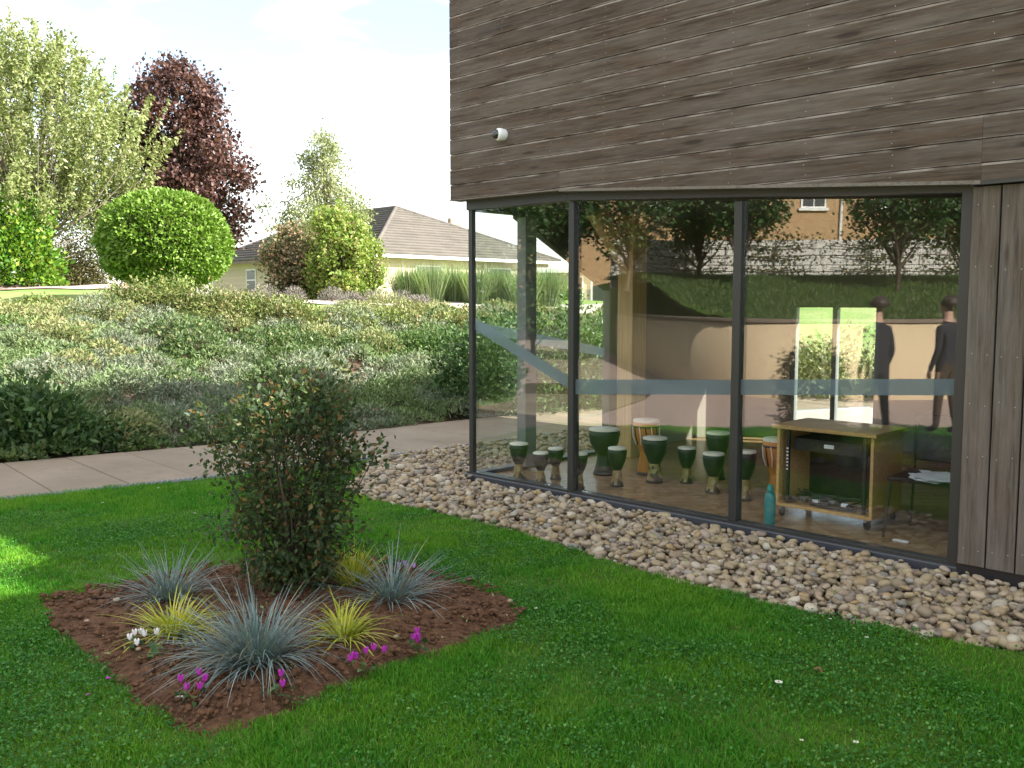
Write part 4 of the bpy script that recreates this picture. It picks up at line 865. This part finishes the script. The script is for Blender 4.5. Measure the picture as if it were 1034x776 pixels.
for i, (px, w, hh, Y) in enumerate(((350, .8, .42, 19.5), (395, .9, .48, 20.2), (470, .9, .62, 20.5), (520, 1.1, .6, 21))): bshrub('hedge_shrub', ['low yellowish shrub on the bank top under the golden bush', 'low shrub on the bank top below the lavender mounds', 'leafy yellowish shrub beside the building edge on the bank top', 'leafy shrub on the bank top seen through the corner glass'][i], px, 0, Y, (w, .7, hh), 2600, .08, LEAF['hedge'], 80 + i, group='pale shrubs along the top of the bank', shell=.45)

# ------------------------------------------------------------------ trees and shrubs above the bank
def tree(name, label, base, trunk_h, r0, centres, per, spread, lsz, mat, seed, cat='tree', asp=.6, bark='bark', limb=1.0, group=None, up=0, every=2, shoots=None):
    g = np.random.default_rng(seed); base = np.asarray(base, float); t = thing(name, label, cat, tuple(base), group); centres = np.asarray(centres)
    top = base + [g.normal() * .1, g.normal() * .1, trunk_h]; tr = spline([base - [0, 0, .2], base + (top - base) * .4 + g.normal(size=3) * [.06, .06, 0], top], 9); lines = [(tr, np.linspace(r0, r0 * .45, 9))]
    for c in centres[::every]:
        f = np.clip(g.uniform(.35, 1.0), 0, 1); s = tr[int(f * 8)]; m = s * .45 + c * .55 + [0, 0, -.12 * np.linalg.norm(c - s)]; L = np.linalg.norm(c - s); lines.append((spline([s, m, c], 6), np.linspace(min(r0 * .4, .02 + .014 * L) * limb, .006, 6)))
    tubes('trunk', lines, MT[bark], t, 6)
    if shoots is None: P = np.repeat(centres, per, 0); P = P + g.normal(size=P.shape) * spread
    else: P = shoots(centres, per, g)
    foliage('crown', P, lsz, mat, t, g, aspect=asp, up=up); return t
def crown_pts(n, base, prof_z, prof_r, g, lump=.35, inner=.25, sx=1.0):
    out = []
    while len(out) < n:
        z = g.uniform(prof_z[0], prof_z[-1]); r = np.interp(z, prof_z, prof_r)
        if g.random() > (r / max(prof_r)) ** 1.0 + .05: continue
        a = g.uniform(0, 6.283); rr = r * math.sqrt(g.uniform(inner ** 2, 1)) * (1 - lump + 2 * lump * vnoise(a * 1.9, z * .8, 1.0, 5)); out.append(np.asarray(base) + [math.cos(a) * rr * sx, math.sin(a) * rr, z])
    return np.array(out)
g = np.random.default_rng(101)
# purple leaved tree
Y = 36; b = (at(187, Y), Y, float(hgt(at(187, Y), Y)) - .1); zt = zat(66, Y) - b[2]
cs_ = crown_pts(260, b, [1.3, 2.2, 3.4, 5, 6.6, 7.8, zt - .35], [.9, 1.9, 2.35, 2.5, 2.3, 1.75, .8], g, .45, .3)
tree('purple_tree', 'purple red leaved tree rising behind the clipped round shrub', b, 6.0, .16, cs_, 105, .25, .17, LEAF['maple'], 102, asp=.75)
# pale upright tree at the left
Y = 31; b = (at(38, Y), Y, float(hgt(at(38, Y), Y)) - .1)
def up_shoots(c, per, g):
    out = []
    for p in c:
        L = g.uniform(.7, 1.9); d = np.array([(p[0] - b[0]) * .13 + g.normal() * .10, (p[1] - b[1]) * .13 + g.normal() * .1, 1.0]); d /= np.linalg.norm(d); u = g.random(per) ** .9; out.append(p + d * (u * L)[:, None] + g.normal(size=(per, 3)) * (.09 * (1.15 - u))[:, None])
    return np.concatenate(out)
cs_ = crown_pts(900, b, [1.6, 3.0, 4.2, 5.6, 6.5, 7.0], [2.4, 3.4, 3.5, 3.1, 2.3, 1.2], g, .4, .15, 1.0)
tree('pale_tree', 'tall pale green feathery tree at the left edge', b, 4.2, .2, cs_, 58, .3, .145, LEAF['pale'], 103, asp=.5, bark='palebark', shoots=up_shoots, every=4, limb=.45)
Y = 33; b2 = (at(128, Y), Y, float(hgt(at(128, Y), Y)) - .1); cs_ = crown_pts(90, b2, [1.2, 2.4, 3.6, 4.4], [.9, 1.5, 1.2, .3], g, .35, .3)
tree('pale_small_tree', 'smaller pale green tree between the feathery tree and the purple tree', b2, 2.6, .07, cs_, 70, .24, .12, LEAF['pale'], 104, asp=.6, bark='palebark')
# conical pale tree, golden and pink bushes before the house
Y = 35; b = (at(330, Y), Y, float(hgt(at(330, Y), Y)) - .1); zt = zat(136, Y) - b[2]
cs_ = crown_pts(190, b, [2.0, 3.2, 4.0, 5.2, 6.2, zt], [1.6, 1.9, 1.75, 1.1, .6, .05], g, .4, .2)
tree('conical_tree', 'pale green conical tree in front of the bungalow roof', b, 6.0, .09, cs_, 75, .17, .12, LEAF['conifer'], 105, asp=.5, bark='palebark', every=2)
Y = 29; b = (at(345, Y), Y, float(hgt(at(345, Y), Y)) - .1); cs_ = crown_pts(120, b, [.2, .8, 1.6, 2.4, 2.9], [.75, 1.05, 1.05, .75, .2], g, .3, .3)
tree('golden_bush', 'bright yellow green bush in front of the bungalow', b, 1.5, .05, cs_, 75, .15, .13, LEAF['gold'], 106, 'bush', .6)
Y = 30; b = (at(300, Y), Y, float(hgt(at(300, Y), Y)) - .1); cs_ = crown_pts(110, b, [.2, .8, 1.6, 2.3], [.7, .95, .9, .3], g, .35, .3)
tree('pink_tinged_bush', 'grey green bush with pinkish leaves left of the golden bush', b, 1.3, .05, cs_, 70, .16, .12, LEAF['pink'], 107, 'bush', .6)
Y = 29.5; b = (at(374, Y), Y, float(hgt(at(374, Y), Y)) - .1); cs_ = crown_pts(45, b, [.3, .8, 1.6, 2.0], [.35, .5, .45, .15], g, .35, .3)
tree('pink_tinged_bush', 'slim pinkish bush right of the golden bush', b, 1.2, .04, cs_, 55, .13, .11, LEAF['gold'], 108, 'bush', .6)
# clipped round shrub
Y = 24; cx = at(172, Y); zb = float(hgt(cx, Y)) - .1; zc0, zc1 = zat(294, Y), zat(196, Y); zc = (zc0 + zc1) / 2; RX, RZ = 1.56, (zc1 - zc0) / 2
tp = thing('clipped_round_shrub', 'large clipped dome shaped bright green shrub at the top of the bank', 'topiary', (cx, Y, zb)); g = np.random.default_rng(111)
v = rdir(30000, g); sq = (np.abs(v) ** 2.2).sum(1) ** (-1 / 2.2); P = v * sq[:, None] * g.uniform(.88, 1.0, 30000)[:, None]
aa = np.arctan2(v[:, 1], v[:, 0]); P *= (1 + .10 * (vnoise(aa * 1.3 + 9, v[:, 2] * 2.5, 1.5) - .5) + .07 * (vnoise(aa * 4 + 9, v[:, 2] * 8, 1.5, 3) - .5) + .08 * (g.random(30000) > .97) * g.random(30000))[:, None]
foliage('foliage', P * [RX, RX, RZ] + [cx, Y, zc], .115, LEAF['topiary'], tp, g, aspect=.6, dirs=v, bias=.9, up=.1)
a = np.linspace(-1, 1, 13); lathe('inner_twigs', [(RX * .84 * (1 - abs(x) ** 2.6) ** (1 / 2.6) + .001, RZ * .86 * x + zc) for x in a], MT['bark'], tp, 24, (cx, Y, 0), True)
tubes('trunk', [([(cx, Y, zb - .2), (cx + .03, Y, zb + .4), (cx, Y, zc)], [.12, .10, .08])], MT['bark'], tp)
def tb(name, label, px, Y, rad, n, lsz, mat, sd, cat='bush', **k): return shrub(name, label, cat, at(px, Y), Y, rad, n, lsz, mat, sd, **k)
tb('bright_bush', 'bright green leafy bush at the left edge under the pale tree', 18, 28.5, (1.55, 1.2, 2.75), 9000, .15, LEAF['bright'], 121, shell=.5, asp=.65)
tb('twiggy_shrub', 'pale brownish shrub between the bright bush and the clipped shrub', 88, 33, (1.25, 1, 1.75), 4200, .10, LEAF['twig'], 122, shell=.3); tb('twiggy_shrub', 'hazy brownish shrub behind, beneath the pale tree', 66, 36, (1.6, 1.2, 2.2), 4200, .12, LEAF['twig'], 123, shell=.3)
for i, (px, Y, w, hh) in enumerate(((268, 27.0, .62, .50), (298, 27.4, .40, .40), (337, 26.6, .42, .42), (358, 26.2, .36, .36), (381, 26.0, .50, .42), (404, 25.8, .50, .40), (424, 25.6, .40, .30))):
    shrub('lavender_mound', ['large grey mound below the bungalow window', 'small dark grey mound left of the golden bush', 'round grey mound under the golden bush', 'small round grey mound, second right of the golden bush trunk', 'broad grey mound right of the golden bush', 'broad grey mound left of the feathery row', 'low grey mound at the foot of the feathery row'][i], 'shrub', at(px, Y), Y, (w, w * .8, hh), 1300, .07, LEAF['lavender'], 130 + i, 'grey mounds along the gravel border', asp=.25, up=.8, shell=.3, lump=.15)
# feathery row
for i, (px, Y) in enumerate([(415, 28.2), (437, 27.9), (459, 28.3), (482, 27.8), (505, 28.2), (528, 27.7), (552, 28.2)]):
    g = np.random.default_rng(140 + i); x = at(px, Y); zb = float(hgt(x, Y)) - .06; n = 1100; a = g.uniform(0, 6.283, n); r = .42 * np.sqrt(g.random(n)); P = np.stack([x + np.cos(a) * r, Y + np.sin(a) * r * .7, np.full(n, zb)], 1)
    t = thing('feathery_plant', ['leftmost feathery green plant of the row before the bungalow', 'second feathery green plant of the row before the bungalow', 'third feathery green plant of the row before the bungalow', 'feathery green plant level with the glass corner post', 'feathery green plant behind the side glazing post', 'feathery green plant seen through the corner glass right of the inner post', 'feathery green plant at the right end of the row behind the glass'][i], 'plant', (x, Y, zb), 'feathery row before the bungalow')
    V, Fa = arcs_np(P, a, g.uniform(.6, 1.4, n), np.radians(g.uniform(64, 88, n)), g.uniform(.0, .3, n), .011, 5); link('fronds', mesh_np('fronds', V, Fa), LEAF['feather'], t)
# ------------------------------------------------------------------ bungalow
HB = thing('bungalow', 'pale brick bungalow with brown hipped tile roof behind the garden', 'house', (-5.96, 40, 1.15))
hc = np.array([-5.96, 40.0]); hl = np.array([-.7071, .7071]); hr = np.array([.7071, .7071]); HL, HW, ZE, ZA, ZF = 15.5, 12.0, 3.83, 6.58, 1.0
def HP(l, r, z): p = hc + hl * l + hr * r; return np.array([p[0], p[1], z])
def hbox(name, l0, l1, r0, r1, z0, z1, mat, par=HB, bev=0):
    M = Matrix(((hl[0], hr[0], 0, hc[0]), (hl[1], hr[1], 0, hc[1]), (0, 0, 1, 0), (0, 0, 0, 1))); return box(name, (l0, r0, z0), (l1, r1, z1), mat, par, M, bev)
hbox('wall', .45, HL - .45, .45, HW - .45, ZF, ZE - .1, MT['cream'])
def facet(name, e0, e1, t0, t1, n):
    e0, e1, t0, t1 = map(np.asarray, (e0, e1, t0, t1)); nn = np.cross(e1 - e0, (t0 + t1) / 2 - e0); nn /= np.linalg.norm(nn); nn *= np.sign(nn[2]); V, Fq = [], []
    for k in range(n):
        a, b = k / n, (k + 1) / n; q = [e0 + (t0 - e0) * a, e1 + (t1 - e1) * a, e1 + (t1 - e1) * b, e0 + (t0 - e0) * b]
        i = len(V); V += [q[0] + nn * .07, q[1] + nn * .07, q[2] + nn * .004, q[3] + nn * .004, q[0], q[1]]; Fq += [[i, i + 1, i + 2, i + 3], [i + 4, i + 5, i + 1, i]]
    return link(name, mesh_np(name, np.array(V), np.array(Fq)), MT['tile'], HB)
cA, cB, cC, cD = HP(0, 0, ZE), HP(HL, 0, ZE), HP(HL, HW, ZE), HP(0, HW, ZE); aR, aL = HP(HW / 2, HW / 2, ZA), HP(HL - HW / 2 + 2.2, HW / 2, ZA)
facet('roof', cA, cB, aR, aL, 18); facet('roof', cD, cA, aR, aR, 18); facet('roof', cB, cC, aL, aL, 24); facet('roof', cC, cD, aL, aR, 24)
tubes('ridge_tiles', [([aR, aL], [.11, .11]), ([cA, aR], [.10, .10]), ([cB, aL], [.10, .10]), ([cD, aR], [.10, .10])], MT['tile'], HB, 8)
hbox('gutter', -.06, 0.0, -.06, HW, ZE - .16, ZE - .02, MT['whitep']); hbox('gutter', 0.0, HL, -.06, -.003, ZE - .16, ZE - .02, MT['cope']); hbox('soffit', .0, HL, .0, .45, ZE - .12, ZE - .10, MT['whitep']); hbox('soffit', .0, .45, .45, HW, ZE - .12, ZE - .10, MT['whitep'])
def hwin(l, w, z0, z1, face='l'):
    if face == 'l': f = hbox('window', l - w / 2, l + w / 2, .40, .448, z0, z1, MT['whitep']); hbox('pane', l - w / 2 + .07, l + w / 2 - .07, .39, .399, z0 + .07, (z0 + z1) / 2 - .03, MT['pane'], f); hbox('pane', l - w / 2 + .07, l + w / 2 - .07, .39, .399, (z0 + z1) / 2 + .03, z1 - .07, MT['pane'], f); hbox('window_sill', l - w / 2 - .08, l + w / 2 + .08, .30, .447, z0 - .09, z0 - .003, MT['cope'])
    else: f = hbox('window', .40, .448, l - w / 2, l + w / 2, z0, z1, MT['whitep']); hbox('pane', .39, .399, l - w / 2 + .07, l + w / 2 - .07, z0 + .07, z1 - .07, MT['pane'], f)
hwin(10.9, .95, 2.3, 3.42); hwin(6.5, 1.3, 2.3, 3.42); hwin(3.5, 1.6, 2.2, 3.4, 'r'); hwin(8, 1.6, 2.2, 3.4, 'r')
x_, y_ = at(459, 51.5), 51.5
chm = box('chimney', (x_ - .42, y_ - .35, 4.6), (x_ + .42, y_ + .35, zat(228, 51.5)), MT['cream'], HB, None, .01); tubes('chimney_pot', [([(x_ - .2, y_, zat(228, 51.5)), (x_ - .2, y_, zat(222, 51.5))], [.13, .11])], MT['cope'], chm, 10)
zt = zat(228, 51.5); tubes('aerial', [([(x_, y_, zt - .3), (x_, y_, zt + 1.5)], [.02, .02]), ([(x_ - .5, y_, zt + 1.3), (x_ + .5, y_, zt + 1.3)], [.012, .012])] + [([(x_ + k * .2 - .4, y_ - .25, zt + 1.3), (x_ + k * .2 - .4, y_ + .25, zt + 1.3)], [.01, .01]) for k in range(5)], MT['metal'], chm, 4)
pc = thing('entrance_porch', 'white flat roofed entrance porch at the right end of the bungalow', 'porch', (2.6, 44, 1.0))
box('wall', (.75, 44.0, .8), (4.7, 47, 3.1), MT['cream'], pc); box('fascia', (.6, 43.8, 3.1), (4.85, 47.1, 3.34), MT['whitep'], pc, None, .01)
for x0, x1 in ((1.0, 1.75), (3.0, 3.35)): f = box('window', (x0, 43.95, 1.2), (x1, 43.998, 2.95), MT['whitep'], pc); box('pane', (x0 + .06, 43.94, 1.26), (x1 - .06, 43.949, 2.89), MT['pane'], f)
f = box('door', (3.7, 43.95, .9), (4.5, 43.998, 2.9), MT['whitep'], pc); box('pane', (3.8, 43.94, 1.0), (4.4, 43.949, 2.8), MT['pane'], f)
tb('bright_bush', 'small bright green bush in front of the porch left side', at(536, 38) * 0 + 536, 38, (.7, .6, .75), 1500, .12, LEAF['bright'], 151, shell=.4); tb('bright_bush', 'small bright green bush in front of the porch right side', 566, 38, (.95, .7, .85), 1800, .12, LEAF['bright'], 152, shell=.4)

# ------------------------------------------------------------------ what the glass reflects: terrace to the left of the camera
TW = spline([(-21, 5.4), (-17.4, 5.32), (-13, 5.25), (-11.0, 5.1), (-9.3, 4.75), (-8.35, 4.0), (-8.0, 2.6), (-8.1, 1.2), (-8.5, -.8), (-9.6, -4), (-11, -8), (-13, -14)], 90)
tt = np.gradient(TW, axis=0); tt /= np.linalg.norm(tt, axis=1, keepdims=True); tnn = np.stack([tt[:, 1], -tt[:, 0]], 1)   # points into the terrace or away; fixed below
if tnn[45] @ np.array([1, 0]) > 0: tnn = -tnn
def ribbon(name, off0, off1, z0, z1, mat, par=None):
    a = TW + tnn * off0; b = TW + tnn * off1; k = len(a); V = np.concatenate([np.c_[a, np.full(k, z0)], np.c_[a, np.full(k, z1)], np.c_[b, np.full(k, z1)], np.c_[b, np.full(k, z0)]]); i = np.arange(k - 1)[:, None]
    return link(name, mesh_np(name, V, np.concatenate([i + [0, 1, k + 1, k], i + [k, k + 1, 2 * k + 1, 2 * k], i + [2 * k, 2 * k + 1, 3 * k + 1, 3 * k]])), mat, par)
rw = thing('retaining_wall', 'curved tan rendered retaining wall, seen reflected in the glass', 'wall', (-8.1, 2, 0)); ribbon('wall_face', 0, .25, -.1, 1.36, MT['tan'], rw); ribbon('coping', -.03, .28, 1.363, 1.43, MT['cope'], rw)
SW = np.stack([np.full(90, -21.0), np.linspace(5.6, -14, 90)], 1); rows_ = []
for v in np.linspace(0, 1, 14): e = (TW + tnn * .2) * (1 - v) + SW * v; rows_.append(np.c_[e, 1.36 + 1.1 * sst((-e[:, 0] - 8.2) / 11) + (fbm(e[:, 0], e[:, 1], .6) - .5) * .15])
i = (np.arange(13)[:, None] * 90 + np.arange(89)[None]).reshape(-1, 1); tag(link('grass_terrace', mesh_np('grass_terrace', np.concatenate(rows_), i + [0, 1, 91, 90], True), LEAF['low'] if False else MT['lawn']), kind='structure')
g = np.random.default_rng(171); n = 60000; u = g.integers(0, 90, n); v = g.random(n)[:, None]; e = (TW[u] + tnn[u] * .3) * (1 - v) + SW[u] * v + g.normal(size=(n, 2)) * .12
V, Fa = blades_np(np.c_[e, 1.35 + 1.1 * sst((-e[:, 0] - 8.2) / 11)], g.uniform(.08, .2, n), .008, g.uniform(0, 6.28, n), g.uniform(.2, .9, n), g); tag(link('terrace_grass', mesh_np('terrace_grass', V, Fa), LEAF['low']), 'rough grass on the terrace above the tan wall', 'grass', None, 'stuff')
box('terrace_top', (-60, -60, -.1), (-21.05, 5.3, 2.45), MT['ground']); tag(bpy.data.objects['terrace_top'], kind='structure')
sw = thing('stone_wall', 'pale grey coursed stone garden wall, seen reflected in the glass', 'wall', (-21.2, -4, 2.3)); box('wall_core', (-21.45, -14, 2.2), (-21.13, 5.6, 3.62), MT['stone'], sw)
g = random.Random(8); z = 2.3; sm = {}
bm = bmesh.new(); bm_box(bm, (-.5, -.5, -.5), (.5, .5, .5)); bevel(bm, .08); stm = bpy.data.meshes.new('stone'); bm.to_mesh(stm); bm.free(); stm.materials.append(MT['stone']); cnt = 0
while z < 3.6:
    hh = g.uniform(.19, .30); y = -13.5
    while y < 5.4 and cnt < 300:
        w = g.uniform(.35, .95); o = bpy.data.objects.new('stone', stm); C.objects.link(o); o.parent = sw; o.location = Vector((-21.11 + g.uniform(-.015, .02), y + w / 2, z + hh / 2)) - sw.location; o.scale = (.12, w - .025, hh - .022); y += w; cnt += 1
    z += hh
box('coping_course', (-21.5, -14, 3.622), (-21.05, 5.6, 3.72), MT['stone'], sw)
rnd = np.random.default_rng(181)
for k, y in enumerate((-8.5, -5.6, -2.7, .4, 3.2)):
    ct = thing('espalier_climber', 'espaliered climber trained on the stone wall, %s' % ['furthest right in the reflection', 'second from right in the reflection', 'centre of the reflection', 'second from left in the reflection', 'furthest left in the reflection'][k], 'climber', (-20.95, y, 2.35), 'climbers trained on the stone wall'); ln = [([(-20.95, y, 2.3), (-20.95, y + .04, 3.0), (-20.95, y, 3.75)], [.03, .022, .012])]
    for zz in (2.75, 3.15, 3.5): ln.append(([(-20.95, y - 1.3, zz + .08), (-20.95, y, zz), (-20.95, y + 1.3, zz + .1)], [.01, .018, .01]))
    tubes('branches', ln, MT['bark'], ct, 5); n = 420; P = np.stack([np.full(n, -20.92), y + rnd.normal(size=n) * .75, 2.6 + rnd.choice([.15, .55, .9, 1.2], n) + rnd.normal(size=n) * .08], 1); P[:, 0] += rnd.uniform(-.05, .12, n); foliage('leaves', P, .12, LEAF['climber'], ct, rnd, aspect=.7)
bb = thing('brick_building', 'tall tan brick building with white windows, seen reflected in the glass', 'building', (-31, -4, 2.4)); box('wall', (-42, -24, 2.3), (-31, 8.5, 9.8), MT['brick'], bb); box('roof', (-42.4, -24.4, 9.8), (-30.6, 8.9, 10.1), MT['tile'], bb)
for y in np.arange(-20.5, 8, 3.3):
    for z0, z1 in ((5.75, 7.35), (2.9, 4.5)):
        if z0 < 4 and -9 < y: continue
        f = box('window', (-30.998, y - .55, z0), (-30.93, y + .55, z1), MT['whitep'], bb)
        for a in (0, 1):
            for c in (0, 1): box('pane', (-30.929, y - .47 + a * .49, z0 + .08 + c * (z1 - z0) * .48), (-30.925, y - .02 + a * .49, z0 + .04 + (c + 1) * (z1 - z0) * .48), MT['pane'], f)
        box('window_sill', (-30.998, y - .65, z0 - .12), (-30.85, y + .65, z0 - .003), MT['whitep'], bb)
tubes('downpipe', [([(-30.9, -5.2, 2.3), (-30.9, -5.2, 9.8)], [.06, .06])], MT['whitep'], bb, 8)
def mirror(px, D):
    r = ray(px, HY)[:2]; r = r / r[1] * D; return r - 2 * ((r - A) @ ND) * ND
for i, (px, D, rr, zc) in enumerate(((560, 27, 1.3, 4.5), (632, 25, 1.55, 4.75), (703, 27, 1.05, 4.7), (748, 24, 1.0, 4.6), (905, 23, 1.2, 4.6), (972, 24, 1.2, 4.6))):
    q = mirror(px, D); zb = 1.33 + 1.1 * float(sst((-q[0] - 8.2) / 11)); g = np.random.default_rng(190 + i); b = np.array([q[0], q[1], zb])
    h0, h1 = zc - rr * 1.05 - zb, zc + rr * 1.15 - zb; cs_ = crown_pts(110, b, [h0, h0 + .4 * rr, zc - zb, h1 - .4 * rr, h1], [.4 * rr, .85 * rr, rr, .8 * rr, .15 * rr], g, .4, .25)
    tree('orchard_tree', ['round headed tree reflected beside the first mullion', 'widest round headed tree on the terrace in the reflection', 'round headed tree left of the second mullion in the reflection', 'small round headed tree right of the second mullion in the reflection', 'round headed tree before the downpipe in the reflection', 'round headed tree at the right jamb in the reflection'][i], b, h0 + rr * .7, .075, cs_, 62, .19, .13, LEAF['tree'], 200 + i, group='round headed trees on the terrace')

for i, (px, D, rr) in enumerate(((500, 23, 1.3), (540, 29, 1.2))):
    q = mirror(px, D); zb = float(hgt(q[0], q[1])) - .1; g = np.random.default_rng(260 + i); b = np.array([q[0], q[1], zb]); zc = 4.3
    cs_ = crown_pts(110, b, [1.2, 1.7, zc - zb, zc + rr - zb], [.4 * rr, .9 * rr, rr, .2 * rr], g, .4, .25)
    tree('garden_tree', ['small leafy tree on the bank reflected in the corner pane, left', 'small leafy tree on the bank reflected in the corner pane, right'][i], b, 2.2, .07, cs_, 62, .19, .13, LEAF['tree'], 262 + i, group='trees on the bank beyond the left edge')
cn_ = ['nearest the lawn', 'second along', 'third along', 'fourth along', 'fifth along', 'furthest along']
for i, (x, y, w, hh) in enumerate(((-8.6, 9.6, 1.0, 1.25), (-10.3, 9.4, 1.1, 1.45), (-12.2, 9.6, 1.2, 1.6), (-14.3, 9.7, 1.3, 1.7), (-16.8, 9.9, 1.5, 1.9), (-20, 10, 1.8, 2.1))):
    shrub('dark_shrub', 'dark green shrub along the path beyond the left edge, ' + cn_[i], 'shrub', x, y, (w, .9, hh), 3000, .13, LEAF['tree'], 270 + i, 'dark shrubs along the path beyond the left edge', shell=.5)
sheet('rear_gravel', [WP(-6, -5.7, 0)[:2], WP(6, -5.7, 0)[:2], WP(6, -9.6, 0)[:2], WP(-2.5, -9.6, 0)[:2]], -.02, MT['gravel'])
# hedge outside the rear window
for i, s_ in enumerate((-.6, 1.2, 3.0)):
    p = WP(s_, -8.2 - .3 * i, 0); shrub('garden_shrub', ['pale sunlit shrub beyond the rear window, left', 'pale sunlit shrub beyond the rear window, centre', 'pale sunlit shrub beyond the rear window, right'][i], 'shrub', p[0], p[1] + 3.0, (1.5, 1.2, 1.3), 2500, .12, LEAF['dry'], 210 + i, 'shrubs beyond the rear window', shell=.4)

# ------------------------------------------------------------------ two people on the lawn, seen only as reflections
def person(label, loc, rz, mats, lean=0):
    t = thing('person', label, 'person', (loc[0], loc[1], 0), 'people reflected in the glass', rz)
    V = [(0, 0, .95), (0, 0, 1.12), (0, .01, 1.32), (0, .0, 1.47), (0, .015, 1.56), (0, .03, 1.66), (0, .02, 1.73)]; rr = [(.15, .12), (.135, .105), (.155, .11), (.08, .065), (.055, .055), (.085, .10), (.065, .08)]; E_ = [(i, i + 1) for i in range(6)]
    def chain(start, pts):
        prev = start
        for p, r in pts: V.append(p); rr.append(r); E_.append((prev, len(V) - 1)); prev = len(V) - 1
        return prev
    for s in (-1, 1):
        chain(0, [((s * .09, 0, .88), (.095, .1)), ((s * .10, .03 * s, .48), (.06, .065)), ((s * .10, -.02 + .08 * s, .09), (.042, .045)), ((s * .11, .12 + .08 * s, .035), (.042, .03))])
        h = chain(2, [((s * .17, 0, 1.40), (.06, .06)), ((s * .22, -.02, 1.12), (.043, .045)), ((s * .21, .08, .88), (.032, .034)), ((s * .205, .10, .81), (.022, .035))])
        for k in range(4): chain(h, [((s * .20, .08 + k * .018, .765 - .004 * abs(k - 1.5)), (.0085, .0085)), ((s * .192, .085 + k * .018, .725), (.0075, .0075))])
        chain(h, [((s * .185, .14, .785), (.009, .009)), ((s * .18, .15, .755), (.008, .008))])
    chain(5, [((0, .125, 1.65), (.012, .012))])
    me = bpy.data.meshes.new('body'); me.from_pydata(V, E_, []); o = bpy.data.objects.new('body', me); C.objects.link(o)
    md = o.modifiers.new('skin', 'SKIN'); 
    for i, r in enumerate(rr): me.skin_vertices[0].data[i].radius = r
    me.skin_vertices[0].data[0].use_root = True; o.modifiers.new('sub', 'SUBSURF').levels = 2
    dg = bpy.context.evaluated_depsgraph_get(); m2 = bpy.data.meshes.new_from_object(o.evaluated_get(dg)); bpy.data.objects.remove(o)
    m2.materials.clear()
    for m in (MT['flesh'], mats[0], mats[1], MT['black']): m2.materials.append(m)
    for p in m2.polygons:
        c = p.center; p.use_smooth = True
        p.material_index = 3 if c.z < .09 else (2 if c.z < .93 and abs(c.x) < .165 else (1 if (c.z < 1.49 and c.z > .83) else 0))
    b = link('body', m2, None, t, False)
    pr = []
    for k in range(9): a = k / 8 * 1.9; pr.append((.118 * math.sin(a) + .0005, 1.70 + .115 * math.cos(a)))
    hr_ = lathe('hair', pr, MT['hair'], t, 16); hr_.data.transform(Matrix.Translation((0, -.02, .02)))
    for s in (-1, 1): lathe('eye', [(0, .008), (.006, .006), (.009, 0)], MT['black'], t, 8).data.transform(Matrix.Translation((s * .032, .115, 1.675)) @ Matrix.Rotation(R(-90), 4, 'X'))
    return t
pA = mirror(957, 12.3); pB = mirror(886, 12.0)
person('person in a dark top and brown trousers standing on the lawn, right in the reflection', pA, R(60), (MT['navy'], MT['brown'])); person('person in dark clothes standing on the lawn, left in the reflection', pB, R(70), (MT['navy'], MT['navy']))

# litter on the bed and among the pebbles
g = np.random.default_rng(300); P = []
for px, py in zip(g.uniform(420, 1030, 260), g.uniform(480, 660, 260)):
    q = ground(px, py)
    if inside(q[None], PEB)[0] and (q - A) @ ND > .08: P.append((q[0], q[1], .045))
V, Fa = leaves_np(np.array(P[:45]), .035, g, .55, .05, .3, None, 0, np.array([[0, 0, 1.2]])); tag(link('leaf_litter', mesh_np('leaf_litter', V, Fa), LEAF['dry'], border), kind='stuff')
Pb = bc + (bp[g.integers(0, len(bp), 70)] - bc) * (g.random((70, 1)) ** .5) * .95; V, Fa = leaves_np(np.c_[Pb, bedz(Pb[:, 0], Pb[:, 1]) + .02], .03, g, .5, .05, .3, None, 0, np.array([[0, 0, 1.2]])); tag(link('leaf_litter', mesh_np('leaf_litter', V, Fa), LEAF['dry'], fb), kind='stuff')
